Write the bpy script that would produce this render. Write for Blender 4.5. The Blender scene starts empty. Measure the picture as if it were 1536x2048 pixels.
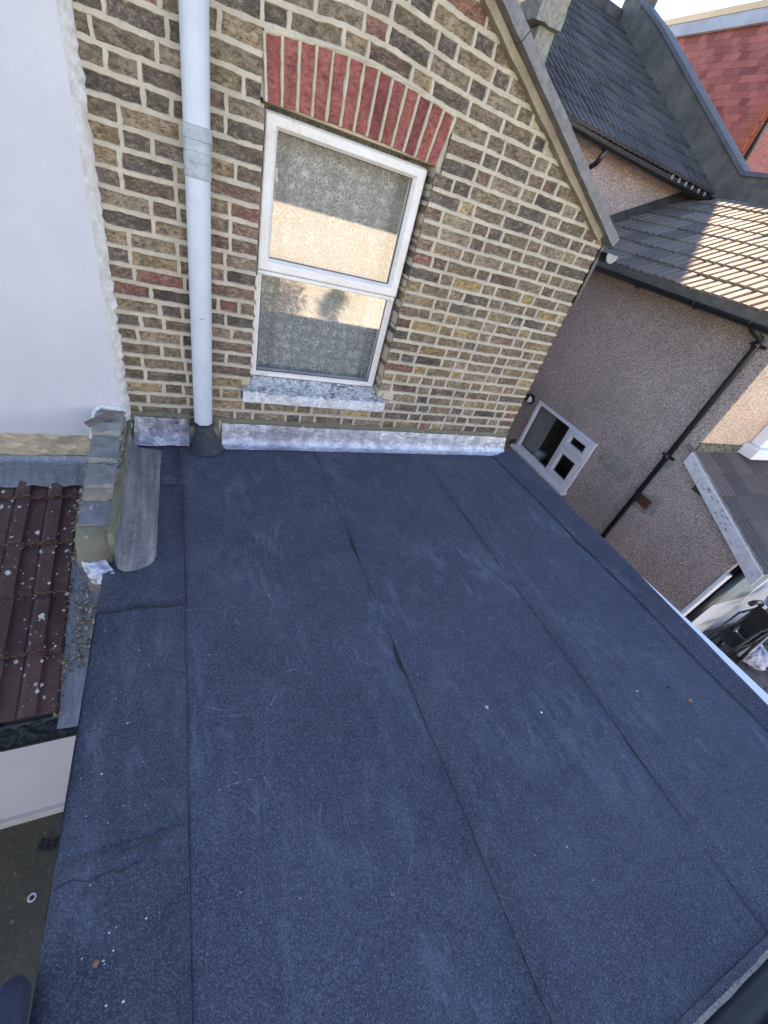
import bpy, math, random
from mathutils import Vector, Matrix, noise
random.seed(7)
R = math.radians
scene = bpy.context.scene
COL = scene.collection

# ------------------------------------------------------------------ camera
cam_d = bpy.data.cameras.new('camera'); cam = bpy.data.objects.new('camera', cam_d); COL.objects.link(cam)
cam_d.sensor_fit = 'HORIZONTAL'; cam_d.sensor_width = 36.0; cam_d.lens = 807.0 * 36.0 / 1536.0
cam_d.clip_start = 0.02; cam_d.clip_end = 2000
cx = Vector((0.90420654, -0.34515845, 0.25154758)); cy = Vector((0.03959312, 0.65417816, 0.75530347)); cz = Vector((-0.4252563, -0.67299078, 0.60517806))
M = Matrix((cx, cy, cz)).transposed().to_4x4(); M.translation = Vector((0, -2.65, 1.66))
cam.matrix_world = M
scene.camera = cam

# ------------------------------------------------------------------ sky and sun
SUN = Vector((0.04, 1.0, 0.6)).normalized()          # towards the sun
w = bpy.data.worlds.new('World'); scene.world = w; w.use_nodes = True
nt = w.node_tree; bg = nt.nodes['Background']
sky = nt.nodes.new('ShaderNodeTexSky'); sky.sky_type = 'NISHITA'; sky.sun_disc = False
sky.sun_elevation = math.asin(SUN.z); sky.sun_rotation = math.atan2(SUN.x, SUN.y)
sky.air_density = 0.65; sky.dust_density = 0.0; sky.ozone_density = 3.0
nt.links.new(sky.outputs[0], bg.inputs[0]); bg.inputs[1].default_value = 0.11
sl = bpy.data.lights.new('sun', 'SUN'); sl.energy = 5.0; sl.angle = R(0.55); sl.color = (1.0, 0.93, 0.82)
so = bpy.data.objects.new('sun', sl); COL.objects.link(so); so.location = (-6, 20, 18)
so.rotation_euler = (-SUN).to_track_quat('-Z', 'Y').to_euler()
scene.view_settings.view_transform = 'Standard'; scene.view_settings.look = 'None'
scene.view_settings.gamma = 1.0; scene.view_settings.use_curve_mapping = False
scene.view_settings.exposure = 2.80
scene.view_settings.use_white_balance = True; scene.view_settings.white_balance_temperature = 8700; scene.view_settings.white_balance_tint = 18
scene.cycles.max_bounces = 6; scene.cycles.diffuse_bounces = 4; scene.cycles.glossy_bounces = 3; scene.cycles.transparent_max_bounces = 8

# ------------------------------------------------------------------ helpers
def tag(o, label, cat, group=None):
    o['label'] = label; o['category'] = cat
    if group: o['group'] = group
    return o
def struct(o): o['kind'] = 'structure'; return o
def stuff(o): o['kind'] = 'stuff'; return o
def thing(name, label, cat, loc=(0, 0, 0), group=None):
    o = bpy.data.objects.new(name, None); COL.objects.link(o); o.location = loc; o.empty_display_size = .1
    return tag(o, label, cat, group)
def link(o, parent):
    COL.objects.link(o)
    if parent is not None:
        o.parent = parent
        if parent.type == 'EMPTY': o.matrix_parent_inverse = Matrix.Translation(-Vector(parent.location))
    return o
def nz(x, y=0, z=0): return noise.noise(Vector((x, y, z)))

class MB:
    """collects faces of one piece, build() links them as one mesh object"""
    def __init__(s): s.v = []; s.f = []; s.c = []
    def add(s, vs, fs, col=None):
        b = len(s.v); s.v += [tuple(p) for p in vs]
        for f in fs:
            s.f.append([b + i for i in f]); s.c.append(col)
        return s
    def box(s, x0, x1, y0, y1, z0, z1, col=None, j=0):
        vs = [(x, y, z) for x in (x0, x1) for y in (y0, y1) for z in (z0, z1)]
        if j: vs = [(a + random.uniform(-j, j), b + random.uniform(-j, j), c + random.uniform(-j, j)) for a, b, c in vs]
        return s.add(vs, [(0, 1, 3, 2), (4, 6, 7, 5), (0, 4, 5, 1), (2, 3, 7, 6), (0, 2, 6, 4), (1, 5, 7, 3)], col)
    def bar(s, a, b, w, h, up=(0, 0, 1)):
        a = Vector(a); b = Vector(b); d = (b - a).normalized(); u = Vector(up); sd = d.cross(u).normalized(); u = sd.cross(d).normalized()
        vs = []
        for p in (a, b):
            for sx, sz in ((-1, -1), (1, -1), (1, 1), (-1, 1)): vs.append(p + sd * (sx * w / 2) + u * (sz * h / 2))
        return s.add(vs, [(3, 2, 1, 0), (4, 5, 6, 7), (0, 1, 5, 4), (1, 2, 6, 5), (2, 3, 7, 6), (3, 0, 4, 7)])
    def tube(s, pts, r, n=12, cap=True, rot=0, a0=0, a1=2 * math.pi):
        pts = [Vector(p) for p in pts]; rs = r if isinstance(r, (list, tuple)) else [r] * len(pts)
        closed = abs(a1 - a0 - 2 * math.pi) < 1e-6; m = n if closed else n + 1; vs = []
        ref = None
        for i, p in enumerate(pts):
            t = (pts[min(i + 1, len(pts) - 1)] - pts[max(i - 1, 0)]).normalized()
            if ref is None: ref = Vector((0, 0, 1)) if abs(t.z) < .9 else Vector((0, 1, 0))
            a = t.cross(ref).normalized(); b = a.cross(t).normalized(); ref = b
            for k in range(m):
                an = a0 + (a1 - a0) * k / n + rot; vs.append(p + a * (math.cos(an) * rs[i]) + b * (math.sin(an) * rs[i]))
        fs = []
        for i in range(len(pts) - 1):
            for k in range(n):
                k2 = (k + 1) % m if closed else k + 1
                fs.append((i * m + k, (i + 1) * m + k, (i + 1) * m + k2, i * m + k2))
        if cap and closed: fs.append(tuple(range(m))); fs.append(tuple(reversed(range((len(pts) - 1) * m, len(pts) * m))))
        return s.add(vs, fs)
    def grid(s, fn, nu, nv, col=None):
        vs = [fn(i / nu, j / nv) for i in range(nu + 1) for j in range(nv + 1)]
        fs = [(i * (nv + 1) + j, (i + 1) * (nv + 1) + j, (i + 1) * (nv + 1) + j + 1, i * (nv + 1) + j + 1) for i in range(nu) for j in range(nv)]
        return s.add(vs, fs, col)
    def prism(s, poly, y0, y1, axis='y'):
        n = len(poly)
        mk = {'y': lambda p, t: (p[0], t, p[1]), 'x': lambda p, t: (t, p[0], p[1]), 'z': lambda p, t: (p[0], p[1], t)}[axis]
        vs = [mk(p, y0) for p in poly] + [mk(p, y1) for p in poly]
        return s.add(vs, [tuple(range(n)), tuple(reversed(range(n, 2 * n)))] + [(i, i + n, (i + 1) % n + n, (i + 1) % n) for i in range(n)])
    def rough(s, x0, x1, y0, y1, z0, z1, n=4, j=.004, seed=0, taper=None):
        """box with broken, uneven faces"""
        def P(x, y, z):
            q = Vector((x * 23 + seed, y * 23, z * 23)); d = noise.noise_vector(q) * j
            return (x + d.x, y + d.y, z + d.z)
        L = lambda a, b, t: a + (b - a) * t
        s.grid(lambda u, v: P(L(x0, x1, u), L(y0, y1, v), z1), n, n)
        s.grid(lambda u, v: P(L(x0, x1, u), y0, L(z0, z1, v)), n, n)
        s.grid(lambda u, v: P(L(x0, x1, u), y1, L(z0, z1, v)), n, n)
        s.grid(lambda u, v: P(x0, L(y0, y1, u), L(z0, z1, v)), n, n)
        s.grid(lambda u, v: P(x1, L(y0, y1, u), L(z0, z1, v)), n, n)
        s.grid(lambda u, v: P(L(x0, x1, u), L(y0, y1, v), z0), n, n)
        return s
    def mesh(s, name, mat, smooth=False):
        me = bpy.data.meshes.new(name); me.from_pydata(s.v, [], s.f)
        if mat: me.materials.append(mat)
        if any(c is not None for c in s.c):
            ca = me.color_attributes.new('Col', 'FLOAT_COLOR', 'CORNER'); i = 0; buf = []
            for f, c in zip(s.f, s.c):
                c = c or (.2, .2, .2)
                buf += [c[0], c[1], c[2], 1.0] * len(f)
            ca.data.foreach_set('color', buf)
        if smooth: me.shade_smooth()
        me.update(); return me
    def build(s, name, mat, parent=None, smooth=False, bevel=0):
        o = bpy.data.objects.new(name, s.mesh(name, mat, smooth)); link(o, parent)
        if bevel:
            b = o.modifiers.new('bevel', 'BEVEL'); b.width = bevel; b.segments = 2; b.limit_method = 'ANGLE'
        return o

# ------------------------------------------------------------------ materials
class NT:
    def __init__(s, name):
        s.m = bpy.data.materials.new(name); s.m.use_nodes = True; s.t = s.m.node_tree
        s.b = s.t.nodes['Principled BSDF']; s.out = s.t.nodes['Material Output']
    def n(s, ty, ins=None, **kw):
        nd = s.t.nodes.new('ShaderNode' + ty)
        for k, v in kw.items(): setattr(nd, k, v)
        for k, v in (ins or {}).items(): s.set(nd.inputs[k], v)
        return nd
    def set(s, sock, v):
        if isinstance(v, bpy.types.NodeSocket): s.t.links.new(v, sock)
        elif isinstance(v, bpy.types.Node): s.t.links.new(v.outputs[0], sock)
        else:
            if isinstance(v, tuple) and len(v) == 3 and sock.type == 'RGBA': v = (*v, 1)
            sock.default_value = v
    def pos(s, scale=(1, 1, 1), obj=False, rot=(0, 0, 0)):
        src = s.n('TexCoord').outputs['Object'] if obj else s.n('NewGeometry').outputs['Position']
        return s.n('Mapping', {'Vector': src, 'Scale': scale, 'Rotation': rot}).outputs[0]
    def noise(s, scale, detail=4, rough=.6, vec=None, dist=0):
        return s.n('TexNoise', {'Vector': vec or s.pos(), 'Scale': scale, 'Detail': detail, 'Roughness': rough, 'Distortion': dist}).outputs[0]
    def voro(s, scale, vec=None, feature='F1', out='Distance', rnd=1.0):
        nd = s.n('TexVoronoi', {'Vector': vec or s.pos(), 'Scale': scale, 'Randomness': rnd}, feature=feature); return nd.outputs[out]
    def ramp(s, fac, *stops):
        nd = s.n('ValToRGB', {0: fac}); e = nd.color_ramp.elements
        while len(e) < len(stops): e.new(.5)
        for el, (p, c) in zip(e, stops):
            el.position = p; el.color = (c, c, c, 1) if not isinstance(c, tuple) else (*c, 1)
        return nd.outputs[0]
    def mix(s, f, a, b, mode='MIX'):
        nd = s.n('Mix', data_type='RGBA', blend_type=mode); s.set(nd.inputs[0], f); s.set(nd.inputs[6], a); s.set(nd.inputs[7], b); return nd.outputs[2]
    def math(s, op, a, b=0.0):
        nd = s.n('Math', operation=op); s.set(nd.inputs[0], a); s.set(nd.inputs[1], b); return nd.outputs[0]
    def bump(s, h, strength=.5, dist=.01):
        nd = s.n('Bump', {'Height': h, 'Strength': strength, 'Distance': dist}); s.set(s.b.inputs['Normal'], nd.outputs[0])
    def fin(s, col=None, rough=None, metal=None, spec=None):
        if col is not None: s.set(s.b.inputs['Base Color'], col)
        if rough is not None: s.set(s.b.inputs['Roughness'], rough)
        if metal is not None: s.set(s.b.inputs['Metallic'], metal)
        if spec is not None: s.set(s.b.inputs['Specular IOR Level'], spec)
        return s.m

def simple(name, a, b=None, scale=8, bump=.3, bscale=60, rough=.7, dirt=0, dirtc=(.03, .03, .025), metal=0, bd=.004, spec=.4):
    t = NT(name); b = b or tuple(c * .75 for c in a)
    n1 = t.noise(scale, 5, .65); c = t.mix(t.ramp(n1, (.35, 0), (.65, 1)), a, b)
    if dirt:
        c = t.mix(t.math('MULTIPLY', t.ramp(t.noise(scale * 2.3, 8, .7), (.52, 0), (.7, 1)), dirt), c, dirtc)
    t.bump(t.noise(bscale, 5, .7), bump, bd)
    return t.fin(c, rough, metal, spec)

def brick_mat(name, streak, light):
    t = NT(name); col = t.n('VertexColor', layer_name='Col').outputs[0]
    v = t.pos((.55, 1, 1.0))
    n1 = t.noise(64, 5, .85, v, .5); n2 = t.noise(170, 4, .85); n3 = t.noise(9, 3, .5)
    c = t.mix(t.ramp(n1, (.38, .9), (.54, 0)), col, streak)
    c = t.mix(t.math('MULTIPLY', t.ramp(n1, (.53, 0), (.66, 1)), .75), c, t.mix(light, col, (.56, .43, .29)))
    c = t.mix(t.math('MULTIPLY', t.ramp(n2, (.56, 0), (.70, 1)), .5 * light + .12), c, (.50, .43, .34))
    c = t.mix(.55, c, t.mix(1, c, t.ramp(n3, (.3, .55), (.7, 1.5)), 'MULTIPLY')); c = t.mix(.5, c, t.mix(1, c, t.ramp(t.noise(1.6, 5, .65), (.36, .5), (.66, 1.35)), 'MULTIPLY'))
    t.bump(t.math('ADD', t.math('MULTIPLY', n1, 1.0), t.math('MULTIPLY', n2, .5)), .8, .007)
    return t.fin(c, .92, 0, .25)
BRICK = brick_mat('stock_brick', (.055, .047, .042), .65)
REDBRICK = brick_mat('red_rubber_brick', (.20, .040, .034), .12)

def mortar_mat(name, a, b):
    t = NT(name); n1 = t.noise(7, 4, .6); n2 = t.noise(70, 6, .75); n3 = t.noise(320, 3, .7)
    c = t.mix(t.ramp(n1, (.3, 0), (.7, 1)), a, b); c = t.mix(t.math('MULTIPLY', t.ramp(t.noise(2.3, 6, .7), (.5, 0), (.72, 1)), .45), c, tuple(x * .55 for x in b)); c = t.mix(t.math('MULTIPLY', t.ramp(n2, (.5, 0), (.72, 1)), .5), c, tuple(x * .5 for x in b))
    c = t.mix(t.math('MULTIPLY', t.ramp(n3, (.55, 0), (.7, 1)), .4), c, tuple(x * .55 for x in a))
    t.bump(t.math('ADD', n2, t.math('MULTIPLY', n3, .5)), .6, .004)
    return t.fin(c, .95, 0, .2)
MORTAR = mortar_mat('cream_mortar', (.585, .51, .395), (.445, .385, .295))
OLIVE = mortar_mat('damp_olive_mortar', (.235, .215, .145), (.17, .155, .105))

def felt_mat(name, k=1.0):
    t = NT(name); p = t.pos()
    g1 = t.noise(210, 3, .95, p); g2 = t.voro(340, p, out='Color'); g2 = t.n('SeparateColor', {0: g2}).outputs[0]
    n1 = t.noise(1.5, 7, .68, p); n2 = t.noise(11, 5, .7, p)
    base = t.mix(t.ramp(n1, (.32, 0), (.68, 1)), (.050 * k, .058 * k, .084 * k), (.084 * k, .094 * k, .126 * k))
    c = t.mix(t.ramp(g1, (.36, .95), (.52, 0)), base, (.010, .013, .024))
    c = t.mix(t.math('MULTIPLY', t.ramp(g2, (.60, 0), (.98, 1)), .60), c, (.20 * k, .225 * k, .30 * k))
    for ro, sc_, lo, am in ((.6, 5.5, .53, .36), (-.5, 9.0, .55, .32), (1.9, 3.5, .54, .30)):
        sc = t.noise(sc_, 6, .78, t.pos((1, .32, 1), rot=(0, 0, ro)), 1.2)
        patch = t.ramp(t.noise(1.4 + ro * .2, 2, .5, t.pos((1, 1, 1), rot=(0, 0, ro))), (.45, 0), (.62, 1))
        c = t.mix(t.math('MULTIPLY', t.math('MULTIPLY', t.ramp(sc, (lo, 0), (lo + .13, 1)), patch), am), c, (.23, .26, .33))
    c = t.mix(t.math('MULTIPLY', t.ramp(n2, (.54, 0), (.74, 1)), .45), c, (.016, .019, .028))
    c = t.mix(t.math('MULTIPLY', t.ramp(t.noise(3.2, 8, .8, p, .5), (.52, 0), (.70, 1)), .28), c, (.19, .20, .235))
    t.bump(t.math('ADD', g1, t.math('MULTIPLY', g2, .5)), .75, .004)
    return t.fin(c, .82, 0, .35)
FELT = felt_mat('mineral_felt')
FELT2 = felt_mat('mineral_felt_edge', .86)
BITUMEN = simple('bitumen', (.012, .012, .014), (.02, .02, .022), rough=.5)

def pebble_mat(name, cols, dark, scale=95, mossy=None):
    t = NT(name); p = t.pos()
    v = t.n('TexVoronoi', {'Vector': p, 'Scale': scale}); r = t.n('SeparateColor', {0: v.outputs['Color']}).outputs[0]
    c = t.ramp(r, *[(i / (len(cols) - 1), cc) for i, cc in enumerate(cols)])
    c = t.mix(t.ramp(v.outputs['Distance'], (.42, 0), (.75, .9)), c, dark)
    c = t.mix(.45, c, t.mix(1, c, t.ramp(t.noise(1.1, 6, .65), (.3, .6), (.7, 1.3)), 'MULTIPLY'))
    c = t.mix(t.math('MULTIPLY', t.ramp(t.noise(26, 4, .7), (.5, 0), (.75, 1)), .45), c, dark)
    if mossy: c = t.mix(t.math('MULTIPLY', t.ramp(t.noise(1.6, 7, .7), (.55, 0), (.75, 1)), .5), c, mossy)
    t.bump(t.math('SUBTRACT', 1.0, v.outputs['Distance']), .9, .008)
    return t.fin(c, .9, 0, .25)
PEB = pebble_mat('pebbledash', [(.20, .145, .125), (.64, .50, .44), (.44, .335, .295), (.84, .68, .60), (.54, .415, .37), (.90, .79, .73)], (.21, .165, .155))
PEB_SUN = pebble_mat('pebbledash_painted_sun', [(.70, .44, .30), (.92, .69, .51), (.76, .48, .33), (.97, .82, .66), (.82, .56, .40)], (.48, .28, .18), 85)  # end wall's sunlit look painted in as paler, warmer pebbles; no sun reaches it
PEBM = pebble_mat('mossy_pebbledash', [(.10, .09, .06), (.30, .27, .19), (.14, .12, .09), (.40, .36, .28)], (.04, .036, .025), 60)

def render_mat():
    t = NT('white_render'); n = t.noise(260, 3, .8); n2 = t.noise(2.2, 7, .7); n3 = t.noise(6, 6, .75, t.pos((3, 3, .35)))
    c = t.mix(t.ramp(n2, (.35, 0), (.65, 1)), (.57, .565, .58), (.515, .51, .53)); c = t.mix(t.math('MULTIPLY', t.ramp(n, (.40, 1), (.52, 0)), .22), c, (.42, .415, .43)); c = t.mix(t.math('MULTIPLY', t.ramp(n3, (.58, 0), (.75, 1)), .14), c, (.38, .36, .33))
    t.bump(t.math('ADD', n, t.math('MULTIPLY', t.noise(14, 4, .6), 1.4)), .5, .003); return t.fin(c, .9, 0, .25)
WHITE_R = render_mat()
WHITE_ROUGH = simple('rough_white_plaster', (.82, .80, .78), (.6, .57, .52), 20, .7, 120, .95, dirt=.25, dirtc=(.3, .27, .22))
def upvc_mat(name, a, dirt):
    t = NT(name); n = t.noise(60, 8, .75); n2 = t.noise(5, 4, .6)
    c = t.mix(t.math('MULTIPLY', t.math('MULTIPLY', t.ramp(n, (.5, 0), (.72, 1)), t.ramp(n2, (.35, .15), (.65, 1))), dirt), a, (.33, .26, .19))
    c = t.mix(t.math('MULTIPLY', t.ramp(n2, (.4, 0), (.7, 1)), dirt * .5), c, (.62, .55, .44))
    t.bump(n, .15, .001)
    return t.fin(c, t.ramp(n, (.3, .3), (.7, .55)), 0, .5)
UPVC = upvc_mat('weathered_upvc', (.74, .72, .69), .75)
UPVC2 = upvc_mat('clean_upvc', (.82, .83, .86), .15)
PAINTW = simple('peeling_white_paint', (.66, .66, .68), (.54, .54, .56), 9, .5, 40, .7, dirt=.55, dirtc=(.22, .21, .20))
def sill_mat():
    t = NT('weathered_sill_paint'); n = t.noise(55, 9, .8, t.pos((.7, 1, 1.0))); up = t.n('SeparateXYZ', {0: t.n('NewGeometry').outputs['Normal']}).outputs[2]
    f = t.math('MULTIPLY', t.math('MULTIPLY', t.ramp(n, (.42, 0), (.54, 1)), t.ramp(t.noise(9, 3, .5), (.3, .3), (.6, 1))), t.ramp(up, (.3, .5), (.8, 1)))
    c = t.mix(f, (.72, .72, .73), (.10, .10, .09)); t.bump(n, .5, .003)
    return t.fin(c, .85)
SILL = sill_mat()
def lead_mat(name, base, white, amt, along='x'):
    t = NT(name); sc = {'x': (9, 30, 2.0), 'y': (16, 2.0, 10), 'z': (10, 10, 2)}[along]
    n = t.noise(1.6, 9, .72, t.pos(sc)); n2 = t.noise(2.6, 5, .6); n3 = t.noise(45, 7, .75)
    c = t.mix(t.math('MULTIPLY', t.ramp(n, (.44, 0), (.66, 1)), amt), base, white)
    c = t.mix(t.math('MULTIPLY', t.ramp(n2, (.48, 0), (.66, 1)), .7), c, tuple(x * .62 for x in base))
    c = t.mix(t.math('MULTIPLY', t.ramp(n3, (.58, 0), (.72, 1)), amt * .8), c, white)
    t.bump(t.math('ADD', t.math('MULTIPLY', n, 1.5), t.math('MULTIPLY', t.noise(28, 4, .6), 1.6)), .55, .012)
    return t.fin(c, t.ramp(n3, (.3, .30), (.7, .5)), .6, .5)
LEAD = lead_mat('bright_lead', (.44, .455, .52), (.90, .89, .88), .95)
LEADX = lead_mat('dull_lead_corner', (.22, .225, .265), (.70, .70, .75), .85)
LEADY = lead_mat('dull_lead', (.27, .265, .29), (.60, .56, .55), .8, 'y')
LEADD = lead_mat('old_lead', (.20, .22, .24), (.36, .37, .38), .6, 'y')
def foil_mat():
    t = NT('crumpled_cream_foil'); n = t.noise(9, 6, .6, None, .8)
    c = t.mix(t.ramp(n, (.35, 0), (.65, 1)), (.58, .50, .36), (.40, .33, .23)); t.bump(t.voro(14, t.n('Mapping', {'Vector': t.pos()}).outputs[0]), .6, .02)
    return t.fin(c, .45, .25)
FOIL = foil_mat()
PIPE = simple('grey_pvc', (.52, .56, .60), (.46, .50, .54), 6, .12, 90, .42, dirt=.12, dirtc=(.25, .27, .28), bd=.001)
PIPE2 = simple('grimy_grey_pvc', (.42, .46, .48), (.30, .33, .34), 25, .2, 90, .5, dirt=.5, dirtc=(.14, .15, .15), bd=.001)
BLACKP = simple('black_plastic', (.010, .011, .013), (.017, .018, .02), 9, .1, 60, .32, spec=.6)
BLACKG = simple('mossy_black_plastic', (.012, .012, .013), (.05, .045, .03), 18, .5, 50, .6, dirt=.4, dirtc=(.07, .06, .035))
SLATE = simple('grey_slate', (.27, .262, .245), (.17, .167, .16), 16, .5, 70, .75, dirt=.35, dirtc=(.36, .34, .30))
CEMENT = simple('grey_cement', (.34, .33, .29), (.23, .222, .195), 14, .8, 60, .92, dirt=.4, dirtc=(.12, .115, .10))
TANB = simple('worn_tan_brick', (.42, .33, .23), (.24, .18, .13), 22, .8, 70, .92, dirt=.35, dirtc=(.08, .065, .05))
PBRICK = simple('worn_parapet_brick', (.27, .235, .20), (.17, .14, .12), 20, .9, 60, .92, dirt=.45, dirtc=(.42, .38, .31))
def tile_mat(name, a, b, moss, mossc, bump=.6, rough=.8, fine=110):
    t = NT(name); rnd = t.n('ObjectInfo').outputs['Random']; p = t.pos()
    c = t.mix(rnd, a, b); c = t.mix(t.math('MULTIPLY', t.ramp(t.noise(14, 7, .75, p), (.5, 0), (.72, 1)), moss), c, mossc)
    n = t.noise(fine, 6, .8, p); c = t.mix(.5, c, t.mix(1, c, t.ramp(n, (.3, .35), (.7, 1.8)), 'MULTIPLY'))
    c = t.mix(t.math('MULTIPLY', t.ramp(t.noise(48, 3, .6, p), (.70, 0), (.76, 1)), .6), c, (.42, .41, .37))
    t.bump(n, bump, .004); return t.fin(c, rough, 0, .35)
TILE_D = tile_mat('dark_concrete_tile', (.036, .037, .040), (.072, .070, .070), .5, (.12, .115, .10))
TILE_S = tile_mat('grey_concrete_tile', (.125, .108, .097), (.21, .178, .155), .35, (.05, .047, .04))
TILE_M = tile_mat('maroon_concrete_tile', (.070, .036, .032), (.125, .066, .055), .55, (.17, .125, .10), .8)
TILE_L = tile_mat('weathered_brown_tile', (.10, .088, .085), (.165, .130, .122), .55, (.085, .085, .085), .8)
TILE_R = tile_mat('red_clay_tile', (.20, .052, .048), (.40, .125, .105), .5, (.15, .052, .054), .3, .7)
TILE_O = tile_mat('orange_clay_tile', (.33, .085, .040), (.37, .11, .055), .25, (.18, .06, .04), .3, .7)
CONC = simple('weathered_concrete', (.15, .143, .130), (.085, .083, .078), 4, .8, 50, .9, dirt=.55, dirtc=(.065, .068, .045))
def verge_m():
    t = NT('grey_cement_board'); n = t.noise(24, 6, .7); c = t.mix(t.ramp(n, (.4, 0), (.62, 1)), (.135, .128, .13), (.21, .192, .185)); t.bump(n, .3, .004); return t.fin(c, .7)
VERGE = verge_m()
FILLET = mortar_mat('tan_verge_mortar', (.40, .34, .245), (.25, .205, .15))
def ground_mat():
    t = NT('mossy_concrete'); n = t.noise(2.2, 8, .7); n2 = t.noise(40, 6, .8); n3 = t.noise(.55, 3, .5)
    c = t.mix(t.ramp(n, (.35, 0), (.65, 1)), (.075, .066, .045), (.125, .115, .095)); c = t.mix(t.ramp(n3, (.4, 0), (.6, .6)), c, (.055, .052, .026))
    c = t.mix(t.math('MULTIPLY', t.ramp(n2, (.52, 0), (.70, 1)), .6), c, (.22, .18, .13)); c = t.mix(t.math('MULTIPLY', t.ramp(n2, (.3, 1), (.42, 0)), .7), c, (.02, .019, .012))
    t.bump(n2, .6, .008); return t.fin(c, .93)
GROUND = ground_mat()
PAVE = simple('stained_paving', (.17, .16, .15), (.09, .083, .075), 4, .6, 45, .9, dirt=.6, dirtc=(.03, .027, .022))
GRASS = simple('lawn', (.07, .10, .03), (.045, .065, .02), 3, .8, 40, .95)
CREAM = simple('cream_wall_paint', (.70, .685, .64), (.64, .625, .58), 2, .2, 60, .85)
DARKROOM = simple('room_paint', (.30, .30, .29), (.26, .26, .25), 2, .05, 10, .9)
FLOORIN = simple('room_carpet', (.10, .09, .08), None, 6, .3, 80, .95)
def glass_mat(name, refl=.2):
    t = NT(name); tr = t.n('BsdfTransparent', {0: (.93, .95, .94)}); gl = t.n('BsdfGlossy', {'Roughness': .03, 'Color': (1, 1, 1)})
    fr = t.n('LayerWeight', {0: .25}).outputs[0]; f = t.math('MINIMUM', t.math('ADD', t.math('MULTIPLY', fr, .35), refl), .9)
    mx = t.n('MixShader'); t.set(mx.inputs[0], f); t.t.links.new(tr.outputs[0], mx.inputs[1]); t.t.links.new(gl.outputs[0], mx.inputs[2])
    t.t.links.new(mx.outputs[0], t.out.inputs[0]); return t.m
GLASS = glass_mat('double_glazing', .095); GLASS2 = glass_mat('kitchen_glazing', .05)
def lace_mat():
    t = NT('net_lace'); p = t.pos()
    def curl(sc, off, w_):
        n = t.noise(sc, 1, .5, t.pos((1, 0, 1), rot=(0, off, 0)), .6); return t.ramp(t.math('ABSOLUTE', t.math('SUBTRACT', n, .5)), (0, 1), (w_, 0))
    cv = t.math('MAXIMUM', curl(34, .4, .055), curl(52, 1.3, .045))
    blob = t.ramp(t.n('TexVoronoi', {'Vector': t.pos((1, 0, 1)), 'Scale': 15.0, 'Randomness': .4}).outputs['Distance'], (.2, 1), (.62, .35))
    f = t.ramp(t.math('MULTIPLY', cv, blob), (0, .40), (.75, .97))
    di = t.n('BsdfDiffuse', {0: (.84, .84, .80)}); tl = t.n('BsdfTranslucent', {0: (.6, .6, .58)}); a = t.n('MixShader', {0: .35}); t.t.links.new(di.outputs[0], a.inputs[1]); t.t.links.new(tl.outputs[0], a.inputs[2])
    tr = t.n('BsdfTransparent'); mx = t.n('MixShader'); t.set(mx.inputs[0], f); t.t.links.new(tr.outputs[0], mx.inputs[1]); t.t.links.new(a.outputs[0], mx.inputs[2]); t.t.links.new(mx.outputs[0], t.out.inputs[0])
    return t.m
LACE = lace_mat()

# ================================================================== GROUND
gm = MB(); gm.add([(-150, -150, -2.2), (150, -150, -2.2), (150, 150, -2.2), (-150, 150, -2.2)], [(0, 1, 2, 3)])
struct(gm.build('ground', GROUND))
lm = MB(); lm.add([(-60, -60, -2.196), (60, -60, -2.196), (60, -6.0, -2.196), (-60, -6.0, -2.196)], [(0, 1, 2, 3)])
struct(lm.build('lawn', GRASS))
pave = struct(MB().add([(3.0, -6, -2.194), (12, -6, -2.194), (12, -.3, -2.194), (3.0, -.3, -2.194)], [(0, 1, 2, 3)]).build('yard_paving', PAVE))
for i in range(5):
    for j in range(4):
        x0 = 5.4 + i * .92; y0 = -1.66 - j * .66
        MB().box(x0 + .012, x0 + .908, y0 - .648, y0 - .012, -2.2, -2.172 + random.uniform(-.006, .006), j=.003).build('paving_slab', PAVE, pave)

# ================================================================== BRICK HOUSE
house = thing('brick_house', 'yellow stock brick house end wall with red brick window arch and sloping verge', 'house', (1.1, .3, -2.2))
XL, XR = -.345, 2.70
WX0, WX1, WZ0, WZ1 = .37, 1.29, .50, 1.815
CH = .077; BJ = .018; PJ = .014
verge = lambda x: 3.075 - .5 * x
wm = MB()
wm.box(XL, XR, .014, .30, -2.2, WZ0 - .09)
wm.box(XL, WX0 - .004, .014, .30, WZ0 - .09, WZ1); wm.box(WX0 - .004, WX1 + .004, .10, .30, WZ0 - .09, WZ0 - .02)
wm.box(WX1 + .004, XR - .004, .014, .30, WZ0 - .09, 1.70)
wm.prism([(WX1 + .004, 1.70), (XR - .004, 1.70), (XR - .004, verge(XR)), (WX1 + .004, verge(WX1))], .014, .30)
wm.prism([(XL, WZ1 + .02), (WX1 + .004, WZ1 + .02), (WX1 + .004, verge(WX1)), (XL, verge(XL))], .014, .30)
wm.box(XR - .22, XR - .004, .30, 3.25, -2.2, 1.68)
wall = wm.build('wall', MORTAR, house)

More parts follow.
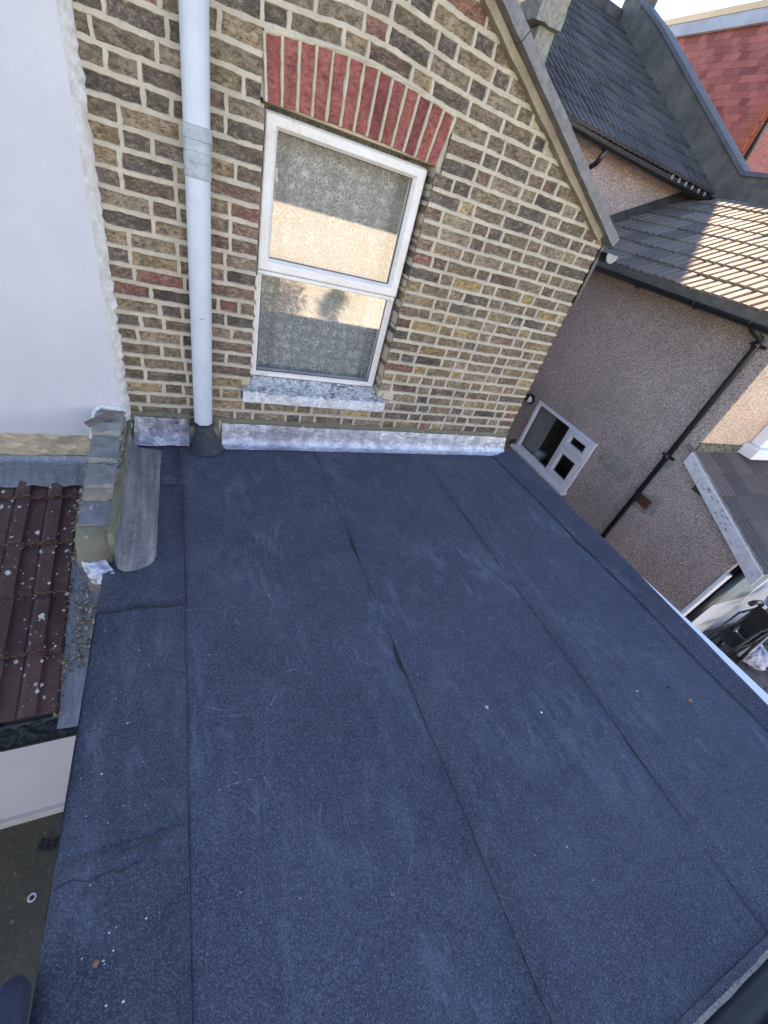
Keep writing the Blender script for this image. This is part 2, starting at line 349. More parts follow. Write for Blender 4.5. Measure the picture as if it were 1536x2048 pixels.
def camber(x, z):
    if z < 1.98: return 0.0
    k = min(1, (z - 1.98) / .06) * max(0, 1 - (z - 2.04) / .7)
    return .045 * k * math.exp(-((x - .82) / .42) ** 2)
def wob(x, z): return .0035 * nz(x * 2.3, z * 4, 3.3) + .0025 * nz(x * 7, z * 9, 1.2)
PAL = [((.190, .132, .090), 5), ((.125, .100, .080), 5), ((.225, .165, .108), 5), ((.275, .20, .122), 5), ((.35, .25, .135), 2), ((.205, .125, .092), 2), ((.26, .115, .085), 1), ((.150, .116, .092), 5), ((.30, .228, .155), 4)]
PALW = [p for p, k in PAL for _ in range(k)]
bricks = []
def brick_cols(z, x):
    c = random.choice(PALW)
    if .55 < z < 1.35 and x > 1.3 and random.random() < .30: c = random.choice([(.40, .275, .12), (.33, .235, .13), (.28, .20, .12)])
    k = random.uniform(.8, 1.25)
    return tuple(v * k for v in c)
def course(x0, x1, k, mb_perp):
    z0 = WZ0 + CH * k; zc = z0 + CH / 2
    x = x0; st = random.random() < .5; first = True
    while x < x1 - .02:
        L = random.gauss(.213, .008) if st else random.gauss(.101, .006)
        if first and random.random() < .5: L *= random.choice((.55, .8, 1))
        first = False
        e = x + L
        if x1 - e < .07: e = x1
        if e > x1: e = x1
        xm = (x + e) / 2
        if zc < verge(xm) + .03: bricks.append((x, min(e, x1), z0 + BJ / 2, z0 + CH - BJ / 2))
        if e < x1 - .02 and zc < verge(e) + .02: mb_perp.append((e + PJ / 2, z0 + BJ / 2, z0 + CH - BJ / 2))
        x = e + PJ
        st = (not st) if random.random() < .85 else st
perps = []; beds = []
for k in range(-5, 34):
    z0 = WZ0 + CH * k
    if z0 > 2.75: break
    if k < 0:
        if k == -1: course(XL, .31, k, perps); course(1.345, XR, k, perps)
        else: course(XL, XR, k, perps)
        beds.append((XL, XR, z0))
    elif z0 + CH / 2 < WZ1:
        course(XL, WX0 - .004, k, perps); course(WX1 + .004, XR, k, perps)
        beds += [(XL, WX0 - .004, z0), (WX1 + .004, XR, z0)]
    elif z0 + CH / 2 < 2.03:
        course(XL, .345, k, perps); course(1.325, XR, k, perps)
        beds += [(XL, .345, z0), (1.325, XR, z0)]
    else:
        course(XL, XR, k, perps); beds.append((XL, XR, z0))
CAMP = Vector((0, -2.65, 1.66))
def visible_area(b):
    c = Vector(((b[0] + b[1]) / 2, 0, (b[2] + b[3]) / 2)); d = c - CAMP
    zc = -(cz.dot(d)); u = cx.dot(d) / zc * 807; v = -cy.dot(d) / zc * 807
    inside = -790 < u < 790 and -1050 < v < 1030
    return ((b[1] - b[0]) * (b[3] - b[2]) * 2.65 / d.length / zc ** 2) * (1 if inside else .01)
def brick_shape(mb, b, jit=.0042):
    x0, x1, z0, z1 = b; n = 5 if x1 - x0 > .14 else 3; m = 2; col = brick_cols(z0, x0); yb = .11
    seed = random.random() * 50; base = random.uniform(-.005, .004)
    vs = []
    for i in range(n + 1):
        for j in range(m + 1):
            x = x0 + (x1 - x0) * i / n; z = z0 + (z1 - z0) * j / m
            edge = i in (0, n) or j in (0, m)
            dx = random.uniform(-1, 1) * jit * .8; dz = random.uniform(-1, 1) * jit * .7; dy = random.uniform(-1, 1) * jit * (1 if edge else .8) + (.003 if edge else -.001)
            vs.append((x + dx, base + dy, z + dz + wob(x, z) + camber(x, z)))
    fs = [(i * (m + 1) + j, (i + 1) * (m + 1) + j, (i + 1) * (m + 1) + j + 1, i * (m + 1) + j + 1) for i in range(n) for j in range(m)]
    per = [i * (m + 1) for i in range(n + 1)] + [n * (m + 1) + j for j in range(1, m + 1)] + [i * (m + 1) + m for i in range(n - 1, -1, -1)] + [j for j in range(m - 1, 0, -1)]
    nb = len(vs); vs += [(vs[p][0], yb, vs[p][2]) for p in per]
    L = len(per); fs += [(per[i], nb + i, nb + (i + 1) % L, per[(i + 1) % L]) for i in range(L)]
    mb.add(vs, fs, col)
bricks.sort(key=visible_area, reverse=True)
for b in bricks[:287]:
    mb = MB(); brick_shape(mb, b); mb.build('brick', BRICK, wall)
rest = MB()
for b in bricks[287:]: brick_shape(rest, b)
stuff(rest.build('small_bricks', BRICK, wall))
# raised, hand-struck mortar joints
mj = MB()
def ribbon(pts, prof):
    """pts: list of (x,z,half,nx,nz) along joint"""
    vs = []
    for (x, z, h, ax, az, s) in pts:
        a = h * (1 + .42 * nz(x * 27, z * 31, s) + .22 * nz(x * 70, z * 70, s)); c = h * (1 + .42 * nz(x * 25, z * 37, s + 9) + .22 * nz(x * 66, z * 70, s)); pr = prof * (.8 + 1.1 * nz(x * 13, z * 13, s + 4))
        for off, y in ((-a - .004, .012), (-a, -.002 - pr * .1), (-a * .86, -.003 - pr * .6), (c * .86, -.003 - pr), (c, -.002 - pr * .2), (c + .004, .012)):
            vs.append((x + ax * off, y, z + az * off))
    n = len(pts); mj.add(vs, [(i * 6 + k, (i + 1) * 6 + k, (i + 1) * 6 + k + 1, i * 6 + k + 1) for i in range(n - 1) for k in range(5)])
for (a, b, z) in beds:
    if z < .22: continue
    e = min(b, (3.10 - z) / .5 + .02)
    if e - a < .05: continue
    n = max(3, int((e - a) / .014)); ribbon([(x, z + wob(x, z) + camber(x, z), BJ / 2 + .0015, 0, 1, z * 7) for x in [a + (e - a) * i / n for i in range(n + 1)]], .0042)
for (x, z0, z1) in perps:
    ribbon([(x + .0035 * nz(x * 9, q * 30), q + wob(x, q) + camber(x, q), PJ / 2 + .0015 + random.uniform(-.001, .002), -1, 0, x * 5) for q in [z0 - .004 + (z1 - z0 + .008) * i / 4 for i in range(5)]], .0035)
# reveal joints at the window jambs
for k in range(0, 18):
    z = WZ0 + CH * k
    for xx, sg in ((WX1, 1), (WX0, -1)):
        mj.add([(xx - sg * .003, -.004, z - BJ / 2), (xx - sg * .003, .1, z - BJ / 2), (xx - sg * .003, .1, z + BJ / 2), (xx - sg * .003, -.004, z + BJ / 2)], [(0, 1, 2, 3)])
mj.build('mortar_joints', MORTAR, wall)

# red gauged arch
arch = MB().prism([(WX0 + .0, 1.826), (WX1, 1.826), (1.325, 2.045), (.345, 2.045)], .016, .10).build('arch', MORTAR, house)
NV = 13
def arch_pt(t, h):
    x = (.372 + (1.288 - .372) * t) * (1 - h) + (.348 + (1.322 - .348) * t) * h
    z = 1.826 + .012 * math.sin(math.pi * t) + h * (.205 + .034 * math.sin(math.pi * t)); return x, z
aj = MB()
for i in range(NV):
    g = .085; t0 = (i + g) / NV; t1 = (i + 1 - g) / NV; mb = MB(); vs = []
    nu, nv = 2, 6; base = random.uniform(-.003, .003); pc = random.uniform(.75, 1.2); rc = random.choice([(.33, .105, .090), (.37, .125, .10), (.29, .09, .080), (.39, .14, .11)])
    for a in range(nu + 1):
        for c in range(nv + 1):
            x, z = arch_pt(t0 + (t1 - t0) * a / nu, c / nv); vs.append((x + random.uniform(-.002, .002), base + random.uniform(-.002, .002) + (.003 if a in (0, nu) else 0), z + random.uniform(-.002, .002)))
    fs = [(a * (nv + 1) + c, (a + 1) * (nv + 1) + c, (a + 1) * (nv + 1) + c + 1, a * (nv + 1) + c + 1) for a in range(nu) for c in range(nv)]
    per = [a * (nv + 1) for a in range(nu + 1)] + [nu * (nv + 1) + c for c in range(1, nv + 1)] + [a * (nv + 1) + nv for a in range(nu - 1, -1, -1)] + [c for c in range(nv - 1, 0, -1)]
    nb = len(vs); vs += [(vs[p][0], .1, vs[p][2]) for p in per]; L = len(per); fs += [(per[q], nb + q, nb + (q + 1) % L, per[(q + 1) % L]) for q in range(L)]
    mb.add(vs, fs, tuple(v * pc for v in rc)); mb.build('brick', REDBRICK, arch)
sv = mj; mj = MB()
for i in range(NV + 1):
    pts = []
    for c in range(9):
        x, z = arch_pt(i / NV, c / 8 * 1.02 - .005); pts.append((x, z, .0062 + random.uniform(-.001, .0015), -1, 0, i * 3.1))
    ribbon(pts, .005)
ribbon([(arch_pt(c / 24, 1.04)[0], arch_pt(c / 24, 1.045)[1], .009, 0, 1, 2.2) for c in range(25)], .005)
mj.build('mortar_joints', MORTAR, arch, smooth=True)

# sash style window
win = MB()
FY0, FY1 = .062, .13
def mitre_frame(mb, x0, x1, z0, z1, wl, wr, wb, wt, y0, y1, lip=.008):
    o = [(x0, z0), (x1, z0), (x1, z1), (x0, z1)]; i = [(x0 + wl, z0 + wb), (x1 - wr, z0 + wb), (x1 - wr, z1 - wt), (x0 + wl, z1 - wt)]
    m = [((a[0] + b[0]) / 2, (a[1] + b[1]) / 2) for a, b in zip(o, i)]
    vs = [(p[0], y1, p[1]) for p in o] + [(p[0], y0 + lip * .4, p[1]) for p in o] + [(a[0] * .9 + b[0] * .1, y0, a[1] * .9 + b[1] * .1) for a, b in zip(o, i)] + [(a[0] * .25 + b[0] * .75, y0, a[1] * .25 + b[1] * .75) for a, b in zip(o, i)] + [(p[0], y0 + lip * 1.6, p[1]) for p in i] + [(p[0], y1, p[1]) for p in i]
    fs = []
    for r in range(5):
        for k in range(4): k2 = (k + 1) % 4; fs.append((r * 4 + k, r * 4 + k2, (r + 1) * 4 + k2, (r + 1) * 4 + k))
    mb.add(vs, fs)
mitre_frame(win, .372, 1.272, .492, 1.808, .036, .036, .030, .026, .085, .16)
window = win.build('window', UPVC, house)
us = MB(); mitre_frame(us, .380, 1.264, 1.135, 1.800, .062, .066, .062, .055, .048, .125, .012); us.build('upper_sash', UPVC, window)
ls = MB(); mitre_frame(ls, .402, 1.240, .512, 1.128, .012, .012, .012, .014, .092, .12, .006); ls.build('lower_sash', UPVC, window)
MB().box(.382, 1.262, .058, .10, 1.108, 1.132).build('transom_bead', UPVC, window, bevel=.006)
MB().add([(.44, .088, 1.195), (1.20, .088, 1.195), (1.20, .088, 1.748), (.44, .088, 1.748)], [(0, 1, 2, 3)]).build('pane', GLASS, window)
MB().add([(.412, .105, .522), (1.23, .105, .522), (1.23, .105, 1.116), (.412, .105, 1.116)], [(0, 1, 2, 3)]).build('pane', GLASS, window)
gk = MB()
for (x0, x1, z0, z1, y) in ((.44, 1.20, 1.195, 1.748, .083), (.412, 1.23, .522, 1.116, .100)):
    for a in ((x0, x1, z0, z0 + .006), (x0, x1, z1 - .006, z1), (x0, x0 + .006, z0, z1), (x1 - .006, x1, z0, z1)): gk.box(a[0], a[1], y, y + .004, a[2], a[3])
gk.build('gasket', BLACKP, window)
MB().tube([(.452, .10, 1.60), (.455, .11, 1.57), (.462, .112, 1.545)], .007, 8).build('handle', UPVC2, window)
for xx in (.435, .455, .475, 1.17, 1.19, 1.21): MB().box(xx, xx + .009, .0835, .088, .500, .504).build('drain_slot', BLACKP, window)
sm = MB(); sprof = [(.09, .358), (-.055, .358), (-.066, .366), (-.068, .425), (-.060, .436), (-.02, .446), (.03, .462), (.088, .488)]
def sillp(u, v):
    k = v * 7; j = min(6, int(k)); f = k - j; y = sprof[j][0] * (1 - f) + sprof[j + 1][0] * f; z = sprof[j][1] * (1 - f) + sprof[j + 1][1] * f; x = .318 + 1.02 * u
    if y > .0: x = max(.372, min(1.285, x))
    d = noise.noise_vector(Vector((x * 30, y * 30, z * 30))) * .0035; return (x + d.x, y + d.y, z + d.z)
sm.grid(sillp, 60, 14); sm.add([sillp(0, q / 14) for q in range(15)], [tuple(range(15))]); sm.add([sillp(1, q / 14) for q in range(15)], [tuple(range(15))])
sill = sm.build('window_sill', SILL, house)
MB().rough(1.335, 1.42, -.004, .05, .44, .50, 3, .006, 3).build('mortar_patch', MORTAR, sill)
# room behind it
room = MB()
for q in ([(-.3, .31, -.2), (2.3, .31, -.2), (2.3, 3.2, -.2), (-.3, 3.2, -.2)],):
    room.add(q, [(0, 1, 2, 3)])
room.build('room_floor', FLOORIN, house)
room = MB(); room.add([(-.3, .305, -.2), (-.3, 3.2, -.2), (2.3, 3.2, -.2), (2.3, .305, -.2), (-.3, .305, 2.1), (-.3, 3.2, 2.1), (2.3, 3.2, 2.1), (2.3, .305, 2.1)], [(0, 1, 5, 4), (1, 2, 6, 5), (2, 3, 7, 6), (4, 5, 6, 7)])
room.build('room_walls', DARKROOM, house)
cu = MB(); cu.grid(lambda u, v: (.30 + 1.06 * u, .19 + .010 * math.sin(u * 46) + .006 * math.sin(u * 17 + v), .50 + 1.34 * v), 90, 3)
tag(cu.build('net_curtain', LACE, None, True), 'white patterned lace net curtain hanging behind the brick wall window', 'curtain')

# verge, eaves and roofs of the brick house
vb = MB()
def strip(mb, xa, xb, off0, off1, y0, y1, n=24, j=.004, seed=0):
    prev = []
    for i in range(n + 1):
        x = xa + (xb - xa) * i / n; d = lambda o, k: (x + .45 * o + j * nz(x * 9, o * 50, seed + k), verge(x) + .9 * o + j * nz(x * 9, o * 50, seed + 7 + k))
        prev.append([(d(off0, 0), y0), (d(off0, 0), y1), (d(off1, 3), y1), (d(off1, 3), y0)])
    vs = [(p[0], y, p[1]) for r in prev for p, y in r]
    fs = [(i * 4 + k, (i + 1) * 4 + k, (i + 1) * 4 + (k + 1) % 4, i * 4 + (k + 1) % 4) for i in range(n) for k in range(4)] + [(0, 1, 2, 3), (n * 4 + 3, n * 4 + 2, n * 4 + 1, n * 4)]
    mb.add(vs, fs)
strip(vb, -.36, 2.62, -.005, .032, -.045, .10, 40, .006, 1); vb.build('verge_fillet', FILLET, house)
for i in range(5):
    a = -.36 + i * .62; b = min(a + .615, 2.70)
    vb = MB(); strip(vb, a, b, .034, .090 - .004 * (i % 2), -.095 - .006 * (i % 2), .25, 10, .005, i * 5); vb.build('verge_board', VERGE, house)
rf = MB(); rf.add([(-.36, .06, verge(-.36) + .125), (2.82, .06, verge(2.82) + .125), (2.82, 3.3, verge(2.82) + .125), (-.36, 3.3, verge(-.36) + .125), (-.36, .06, verge(-.36) + .03), (2.82, .06, verge(2.82) + .03), (2.82, 3.3, verge(2.82) + .03), (-.36, 3.3, verge(-.36) + .03)], [(0, 1, 2, 3), (7, 6, 5, 4), (0, 4, 5, 1), (1, 5, 6, 2)])
rf.build('rear_roof', TILE_D, house)
gt = MB(); gt.tube([(2.80, -.045, 1.715), (2.80, 3.2, 1.69)], .058, 12, False, 0, math.pi, 2 * math.pi); gutter = gt.build('gutter', BLACKP, house, True)
ec = MB(); n = 14; ps = [(2.80 + .055 * math.cos(math.pi + math.pi * k / n), 1.715 + .055 * math.sin(math.pi + math.pi * k / n)) for k in range(n + 1)]
ec.prism(ps, -.056, -.050); ec.build('end_cap', simple('grey_end_cap', (.33, .31, .31), None, 10, .1, 40, .5), gutter)
MB().box(2.705, 2.735, -.012, .02, 1.35, 1.74).build('corner_trim', BLACKP, house)
# main range of the terrace behind
def main_roof(parent, x0, x1, mat):
    m = MB(); m.box(x0, x1, 3.25, 10.4, -2.2, 2.86); wl = m.build('main_wall', PBRICK, parent)
    m = MB(); m.add([(x0, 2.98, 2.86), (x1, 2.98, 2.86), (x1, 6.8, 5.06), (x0, 6.8, 5.06), (x0, 10.6, 2.86), (x1, 10.6, 2.86), (x0, 2.98, 2.80), (x1, 2.98, 2.80), (x0, 10.6, 2.80), (x1, 10.6, 2.80)], [(0, 1, 2, 3), (3, 2, 5, 4), (0, 6, 7, 1), (6, 8, 9, 7), (0, 3, 4, 8, 6), (1, 7, 9, 5, 2)])
    r = m.build('main_roof', mat, parent)
    m = MB(); m.tube([(x0, 6.8, 5.10), (x1, 6.8, 5.10)], .14, 10); m.build('ridge', mat, parent); return r
main_roof(house, -.345, 3.60, TILE_D)
MB().box(-.30, 3.34, 4.3, 6.8, 3.2, 5.55).build('unseen_sun_blocker', TILE_D, house)  # added box, out of view, keeps the sun off the flat roof
MB().box(-.34, 3.38, 4.2, 6.9, 5.55, 5.68).build('unseen_sun_blocker_top', CONC, house)  # lid of the added sun-blocking box

# ================================================================== FLAT ROOF
flat = thing('flat_roof', 'dark blue-grey felted flat roof with lapped seams in front of brick wall', 'roof', (1.2, -1.6, -2.2))
EX0, EX1, EY = -.37, 2.82, -3.15
bm_ = MB(); bm_.box(EX0 + .02, EX1 - .06, EY + .03, .012, -2.2, -.06); bm_.build('extension_wall', WHITE_R, flat)
MB().box(EX0, EX1, EY, .012, -.06, -.014).build('deck', CONC, flat)
def sheet(name, x0, x1, y0, y1, zl, zr, mat, wl=.006, wr=.006, wy=.004, th=.007, nx=14, ny=60, seed=0, wyseam=0):
    """lapped felt sheet; zl/zr heights of its left/right edge"""
    mb = MB()
    def P(u, v):
        y = y0 + (y1 - y0) * v; xl = x0 + wl * nz(y * 1.7, seed, 1) + .3 * wl * nz(y * 9, seed, 2); xr = x1 + wr * nz(y * 1.7, seed, 5) + .3 * wr * nz(y * 9, seed, 6)
        x = xl + (xr - xl) * u; yy = y + wyseam * nz(x * 5, seed, 8) * (1 if v in (0, 1) else 0)
        z = zl + (zr - zl) * u + .004 * nz(x * 1.9, y * 1.9, seed) + .0012 * nz(x * 8, y * 8, seed)
        return (x, yy, z)
    mb.grid(P, nx, ny)
    N = ny + 1; vs = mb.v
    def skirt(ids):
        b = len(mb.v); 
        for i in ids: p = vs[i]; mb.v.append((p[0], p[1], p[2] - th))
        for k in range(len(ids) - 1): mb.f.append([ids[k], ids[k + 1], b + k + 1, b + k]); mb.c.append(None)
    skirt(list(range(N))); skirt([nx * N + j for j in range(N)]); skirt([i * N for i in range(nx + 1)]); skirt([i * N + ny for i in range(nx + 1)])
    return mb.build(name, mat, flat, True)
sheet('felt_sheet', -.09, .90, EY, -.03, 0, -.003, FELT, seed=1)
sheet('felt_sheet', .855, 1.84, EY, -.03, .0035, -.002, FELT, .016, .006, seed=2)
sheet('felt_sheet', 1.785, 2.72, EY, -.03, .003, -.001, FELT, .014, .006, seed=3)
for i, (a, b) in enumerate(((-.50, -.03), (-1.37, -.47), (-2.28, -1.31), (EY, -2.22))):
    sheet('felt_edge_strip', EX0 - .02, -.055 + (.0 if i else -.02), a, b, .003 + .003 * (i % 2), .0018 + .002 * (i % 2), FELT2, .004, .006, th=.003, seed=10 + i, ny=24, nx=6, wyseam=.018 if i > 0 else 0)
dr = MB(); dr.grid(lambda u, v: (EX0 - .021 + .003 * nz(u * 20, 3) - .004 * v, EY + (-.03 - EY) * u, .004 - .055 * v), 60, 2); dr.build('felt_drip', FELT2, flat, True)
# kerb along the right edge
def kerb_out(y): return 2.852 - .037 * max(0, min(1, (-1.45 - y) / 1.2))
for i, (a, b) in enumerate(((-1.125, -.03), (-2.225, -1.12), (EY, -2.22))):
    mb = MB(); st = i * 3.3
    def P(u, v, a=a, b=b, st=st, i=i):
        y = a + (b - a) * v; xi = 2.585 + .11 * min(1, -y / 2.6) + .008 * nz(y * 2, st); xo = kerb_out(y) + .004 * nz(y * 8, st)
        prof = [(0, .0065), (.25, .010), (.5, .022), (.72, .036), (.9, .043), (1.0, .043), (1.0, .0)]
        k = u * 6; j = min(5, int(k)); f = k - j; px = prof[j][0] * (1 - f) + prof[j + 1][0] * f; pz = prof[j][1] * (1 - f) + prof[j + 1][1] * f
        return (xi + (xo - xi) * px, y + (.005 * nz(u * 3, st) if v in (0, 1) else 0), pz + .002 * nz(y * 5, u * 4, st) + .0012 * (i % 2))
    mb.grid(P, 12, 30); mb.build('felt_kerb', FELT2, flat, True)
MB().box(2.77, 2.81, EY, -.01, -.02, .004).build('kerb_batten', CONC, flat)
MB().add([(2.79, EY - .01, .034), (2.945, EY - .01, .034), (2.845, -1.2, .034), (2.79, -1.2, .034), (2.79, EY - .01, -.10), (2.945, EY - .01, -.10), (2.845, -1.2, -.10), (2.79, -1.2, -.10)], [(0, 1, 2, 3), (0, 4, 5, 1), (1, 5, 6, 2), (2, 6, 7, 3)]).build('drip_trim', UPVC2, flat)
# bitumen squeezed from the laps
sb = MB()
def bead(pathf, n, w0, z, blobs=()):
    vs = []
    for i in range(n + 1):
        t = i / n; x, y = pathf(t); w_ = w0 * max(.12, .6 + 1.1 * nz(x * 6, y * 6, z * 99) + .6 * nz(y * 25, x * 25)) 
        for bt, bw in blobs: w_ += bw * math.exp(-((t - bt) / .018) ** 2)
        vs += [(x - w_, y, z), (x + w_ * .3, y, z)]
    sb.add(vs, [(2 * i, 2 * i + 2, 2 * i + 3, 2 * i + 1) for i in range(n)])
def seam_x(x0, wl, seed): return lambda t: (x0 + wl * nz((EY + (-.06 - EY) * t) * 1.7, seed, 1) + .3 * wl * nz((EY + (-.06 - EY) * t) * 9, seed, 2), EY + (-.06 - EY) * t)
bead(seam_x(.855, .016, 2), 160, .0018, .0015, ((.67, .012), (.65, .01), (.43, .016), (.41, .012)))
bead(seam_x(1.785, .014, 3), 160, .0012, .0015, ((.2, .01), (.72, .008)))
bead(lambda t: (-.053 + .004 * nz((EY + (-.06 - EY) * t) * 1.7, 11, 5), EY + (-.06 - EY) * t), 160, .0004, .0035, ((.3, .003),))
bead(lambda t: (2.583 + .11 * min(1, -(EY + (-.06 - EY) * t) / 2.6) , EY + (-.06 - EY) * t), 160, .0015, .0068, ((.62, .02), (.60, .014), (.66, .01)))
sb.build('bitumen_bleed', BITUMEN, flat)
xs = MB()
def cross(x0, x1, y, w_, z, seed):
    n = 24; vs = []
    for i in range(n + 1):
        t = i / n; x = x0 + (x1 - x0) * t; yy = y + .022 * nz(t * 3.1, seed) + .004 * nz(t * 20, seed); q = w_ * (.7 + .8 * nz(t * 9, seed, 2)); vs += [(x, yy - q, z), (x, yy + q, z)]
    xs.add(vs, [(2 * i, 2 * i + 2, 2 * i + 3, 2 * i + 1) for i in range(n)])
cross(-.385, -.06, -1.37, .0016, .0075, 2); cross(-.385, -.18, -2.28, .0014, .0075, 5); cross(-.18, -.07, -.495, .0015, .0085, 7)
xs.build('cross_lap', BITUMEN, flat)
# chalky scuff marks
def scuff_mat():
    t = NT('chalky_scuff'); di = t.n('BsdfDiffuse', {0: (.34, .37, .44)}); tr = t.n('BsdfTransparent'); mx = t.n('MixShader')
    t.set(mx.inputs[0], t.ramp(t.noise(170, 3, .8), (.44, 0), (.62, .55))); t.t.links.new(tr.outputs[0], mx.inputs[1]); t.t.links.new(di.outputs[0], mx.inputs[2]); t.t.links.new(mx.outputs[0], t.out.inputs[0]); return t.m
sf = MB(); rs = random.Random(5)
for cl in range(70):
    x0, y0 = rs.uniform(.05, 2.45), -.35 - 2.3 * rs.random() ** 1.2; a0 = rs.uniform(0, 3.14)
    for k in range(rs.choice((1, 1, 2, 3, 5))):
        x, y = x0 + rs.gauss(0, .05), y0 + rs.gauss(0, .05); a = a0 + rs.gauss(0, .35); L = rs.uniform(.03, .16); cv = rs.uniform(-6, 6); w_ = rs.uniform(.0012, .0045); vs = []
        for q in range(9):
            t_ = q / 8; vs += [(x + w_ * math.sin(a) * math.sin(math.pi * t_), y - w_ * math.cos(a) * math.sin(math.pi * t_), .0125), (x - w_ * math.sin(a) * math.sin(math.pi * t_), y + w_ * math.cos(a) * math.sin(math.pi * t_), .0125)]
            x += math.cos(a) * L / 8; y += math.sin(a) * L / 8; a += cv * L / 8
        sf.add([(p, q, .0075) for p, q, _ in vs], [(2 * i, 2 * i + 2, 2 * i + 3, 2 * i + 1) for i in range(8)])
stuff(sf.build('chalk_scuffs', scuff_mat(), flat))
# front edge with gravel line and gutter
MB().rough(EX0, 2.84, EY - .021, EY - .008, -.04, .009, 40, .003, 2).build('front_drip', simple('gravelly_felt_edge', (.34, .31, .25), (.12, .12, .13), 90, .8, 120, .9), flat)
MB().rough(EX0, 2.84, EY - .010, EY + .014, -.01, .0085, 40, .002, 6).build('front_felt_edge', FELT2, flat)
MB().box(EX0, 2.84, EY - .042, EY - .024, -.20, -.075).build('fascia', UPVC2, flat)
MB().tube([(EX0 - .05, EY - .080, -.012), (2.9, EY - .080, -.022)], .058, 12, False, 0, math.pi, 2 * math.pi).build('front_gutter', BLACKP, flat, True)
# lead flashings
fl = MB()
def flash(u, v):
    x = .195 + (2.70 - .195) * u; x += max(0, u - .97) * 2.2 * v
    prof = [(-.016, .172), (-.020, .13), (-.022, .09), (-.027, .05), (-.042, .02), (-.066, .008), (-.082, .006)]
    k = v * 6; j = min(5, int(k)); f = k - j; y = prof[j][0] * (1 - f) + prof[j + 1][0] * f; z = prof[j][1] * (1 - f) + prof[j + 1][1] * f
    wv = (1 - v); return (x, y + .0035 * nz(x * 24, v * 5, 2) * (1 - v * .5) + .006 * nz(x * 2.3, v, 7) * v, z + .008 * nz(x * 1.6, 4) * wv + .0015 * nz(x * 13, 1) * wv)
fl.grid(flash, 140, 14); fl.build('lead_flashing', LEAD, flat, True)
fl = MB()
def flash2(u, v):
    x = -.335 + .325 * u + .02 * (1 - v) * (1 - u); y = -.016 - .012 * v - .085 * max(0, v - .55) ** 1.3 - .035 * v * (1 - u) * v; z = .190 - .168 * v + .0 * u - .012 * v * u
    return (x, y + .004 * nz(x * 15, v * 4, 3), z + .006 * nz(x * 12, v * 3, 1))
fl.grid(flash2, 30, 14); fl.build('lead_flashing', LEADX, flat, True)
fl = MB()
def flash3(u, v):
    prof = [(-.352, .135), (-.346, .085), (-.335, .045), (-.305, .02), (-.25, .011), (-.20, .008), (-.178, .0085)]
    k = v * 6; j = min(5, int(k)); f = k - j; x = prof[j][0] * (1 - f) + prof[j + 1][0] * f; z = prof[j][1] * (1 - f) + prof[j + 1][1] * f
    ye = -1.03 - .13 * math.sin(math.pi * min(1, .14 + v * .80)) ** .8; ys = -.075 - .05 * v
    y = ys + (ye - ys) * u; x += .010 * (1 - u) * (v < .3) + .004 * nz(y * 7, v * 2) ; z *= (1 - .25 * u * (1 - v))
    return (x + .012 * u * (1 - v), y, z + .003 * nz(y * 6, v * 4, 6) * (1 - abs(2 * v - 1)))
fl.grid(flash3, 50, 14); fl.build('lead_flashing', LEADY, flat, True)
MB().rough(-.34, .0, -.006, .03, .15, .222, 12, .006, 1).build('mortar_fillet', OLIVE, flat)
MB().rough(.14, 2.705, -.006, .03, .125, .208, 60, .005, 2).build('mortar_fillet', OLIVE, flat)
MB().rough(-.362, -.338, -1.06, -.02, -.005, .17, 14, .006, 3).build('mortar_fillet', OLIVE, flat)

# soil pipe
sp = thing('soil_pipe', 'pale grey plastic drain pipe running up the brick wall with ribbed coupling', 'pipe', (.078, -.066, 0))
mb = MB(); n = 28; zb = .155
vs = [(.078 + .055 * math.cos(2 * math.pi * k / n), -.066 + .055 * math.sin(2 * math.pi * k / n), .205 + .018 * nz(k * .9, 5) + .008 * nz(k * 3.1, 2)) for k in range(n)] + [(.076 + .055 * math.cos(2 * math.pi * k / n), -.066 + .055 * math.sin(2 * math.pi * k / n), 3.6) for k in range(n)]
mb.add(vs, [(k, (k + 1) % n, (k + 1) % n + n, k + n) for k in range(n)]); mb.build('pipe', PIPE, sp, True)
cp = MB().tube([(.078, -.066, z) for z in (1.478, 1.482, 1.505, 1.507, 1.535, 1.537, 1.542, 1.572, 1.574, 1.579, 1.612, 1.615, 1.66, 1.664)], [.056, .0585, .0585, .0575, .0575, .0595, .0595, .0575, .0595, .0595, .0575, .0605, .0605, .056], 28); cp.build('coupling', PIPE2, sp)
bt = MB(); 
def boot(u, v):
    a = 2 * math.pi * u; r = .054 + .006 * v + .045 * v ** 2.2 + (.02 * v * math.cos(a)); r *= 1 + .03 * nz(math.cos(a) * 2, math.sin(a) * 2, v * 3)
    z = (.205 + .012 * nz(math.cos(a) * 3, math.sin(a) * 3, 9)) * (1 - v) + .008 * v; return (.078 + r * math.cos(a) * 1.02, min(-.012, -.066 + r * math.sin(a)), z)
bt.grid(boot, 32, 10); bt.build('felt_boot', simple('sooty_felt', (.040, .042, .050), (.07, .072, .082), 30, .9, 150, .9), sp, True)
sk = MB(); m = 36; vs = [(.078, -.08, .010)]
for k in range(m + 1):
    a = math.pi + math.pi * k / m; r = .125 + .028 * nz(k * .55, 8) + .015 * nz(k * 1.9, 3); vs.append((.085 + r * 1.05 * math.cos(a), -.052 + r * math.sin(a), .0075))
sk.add(vs, [(0, k, k + 1) for k in range(1, m + 1)]); sk.build('felt_skirt', simple('dusty_felt', (.10, .105, .12), (.05, .052, .06), 40, .9, 150, .95), sp)
wr = MB().tube([(.078 + .0555 * math.cos(a), -.066 + .0555 * math.sin(a), .197 + .01 * nz(a * 2, 4)) for a in [math.pi * (1 + k / 14) for k in range(15)]], .006, 6); wr.build('bitumen_collar', BITUMEN, sp)
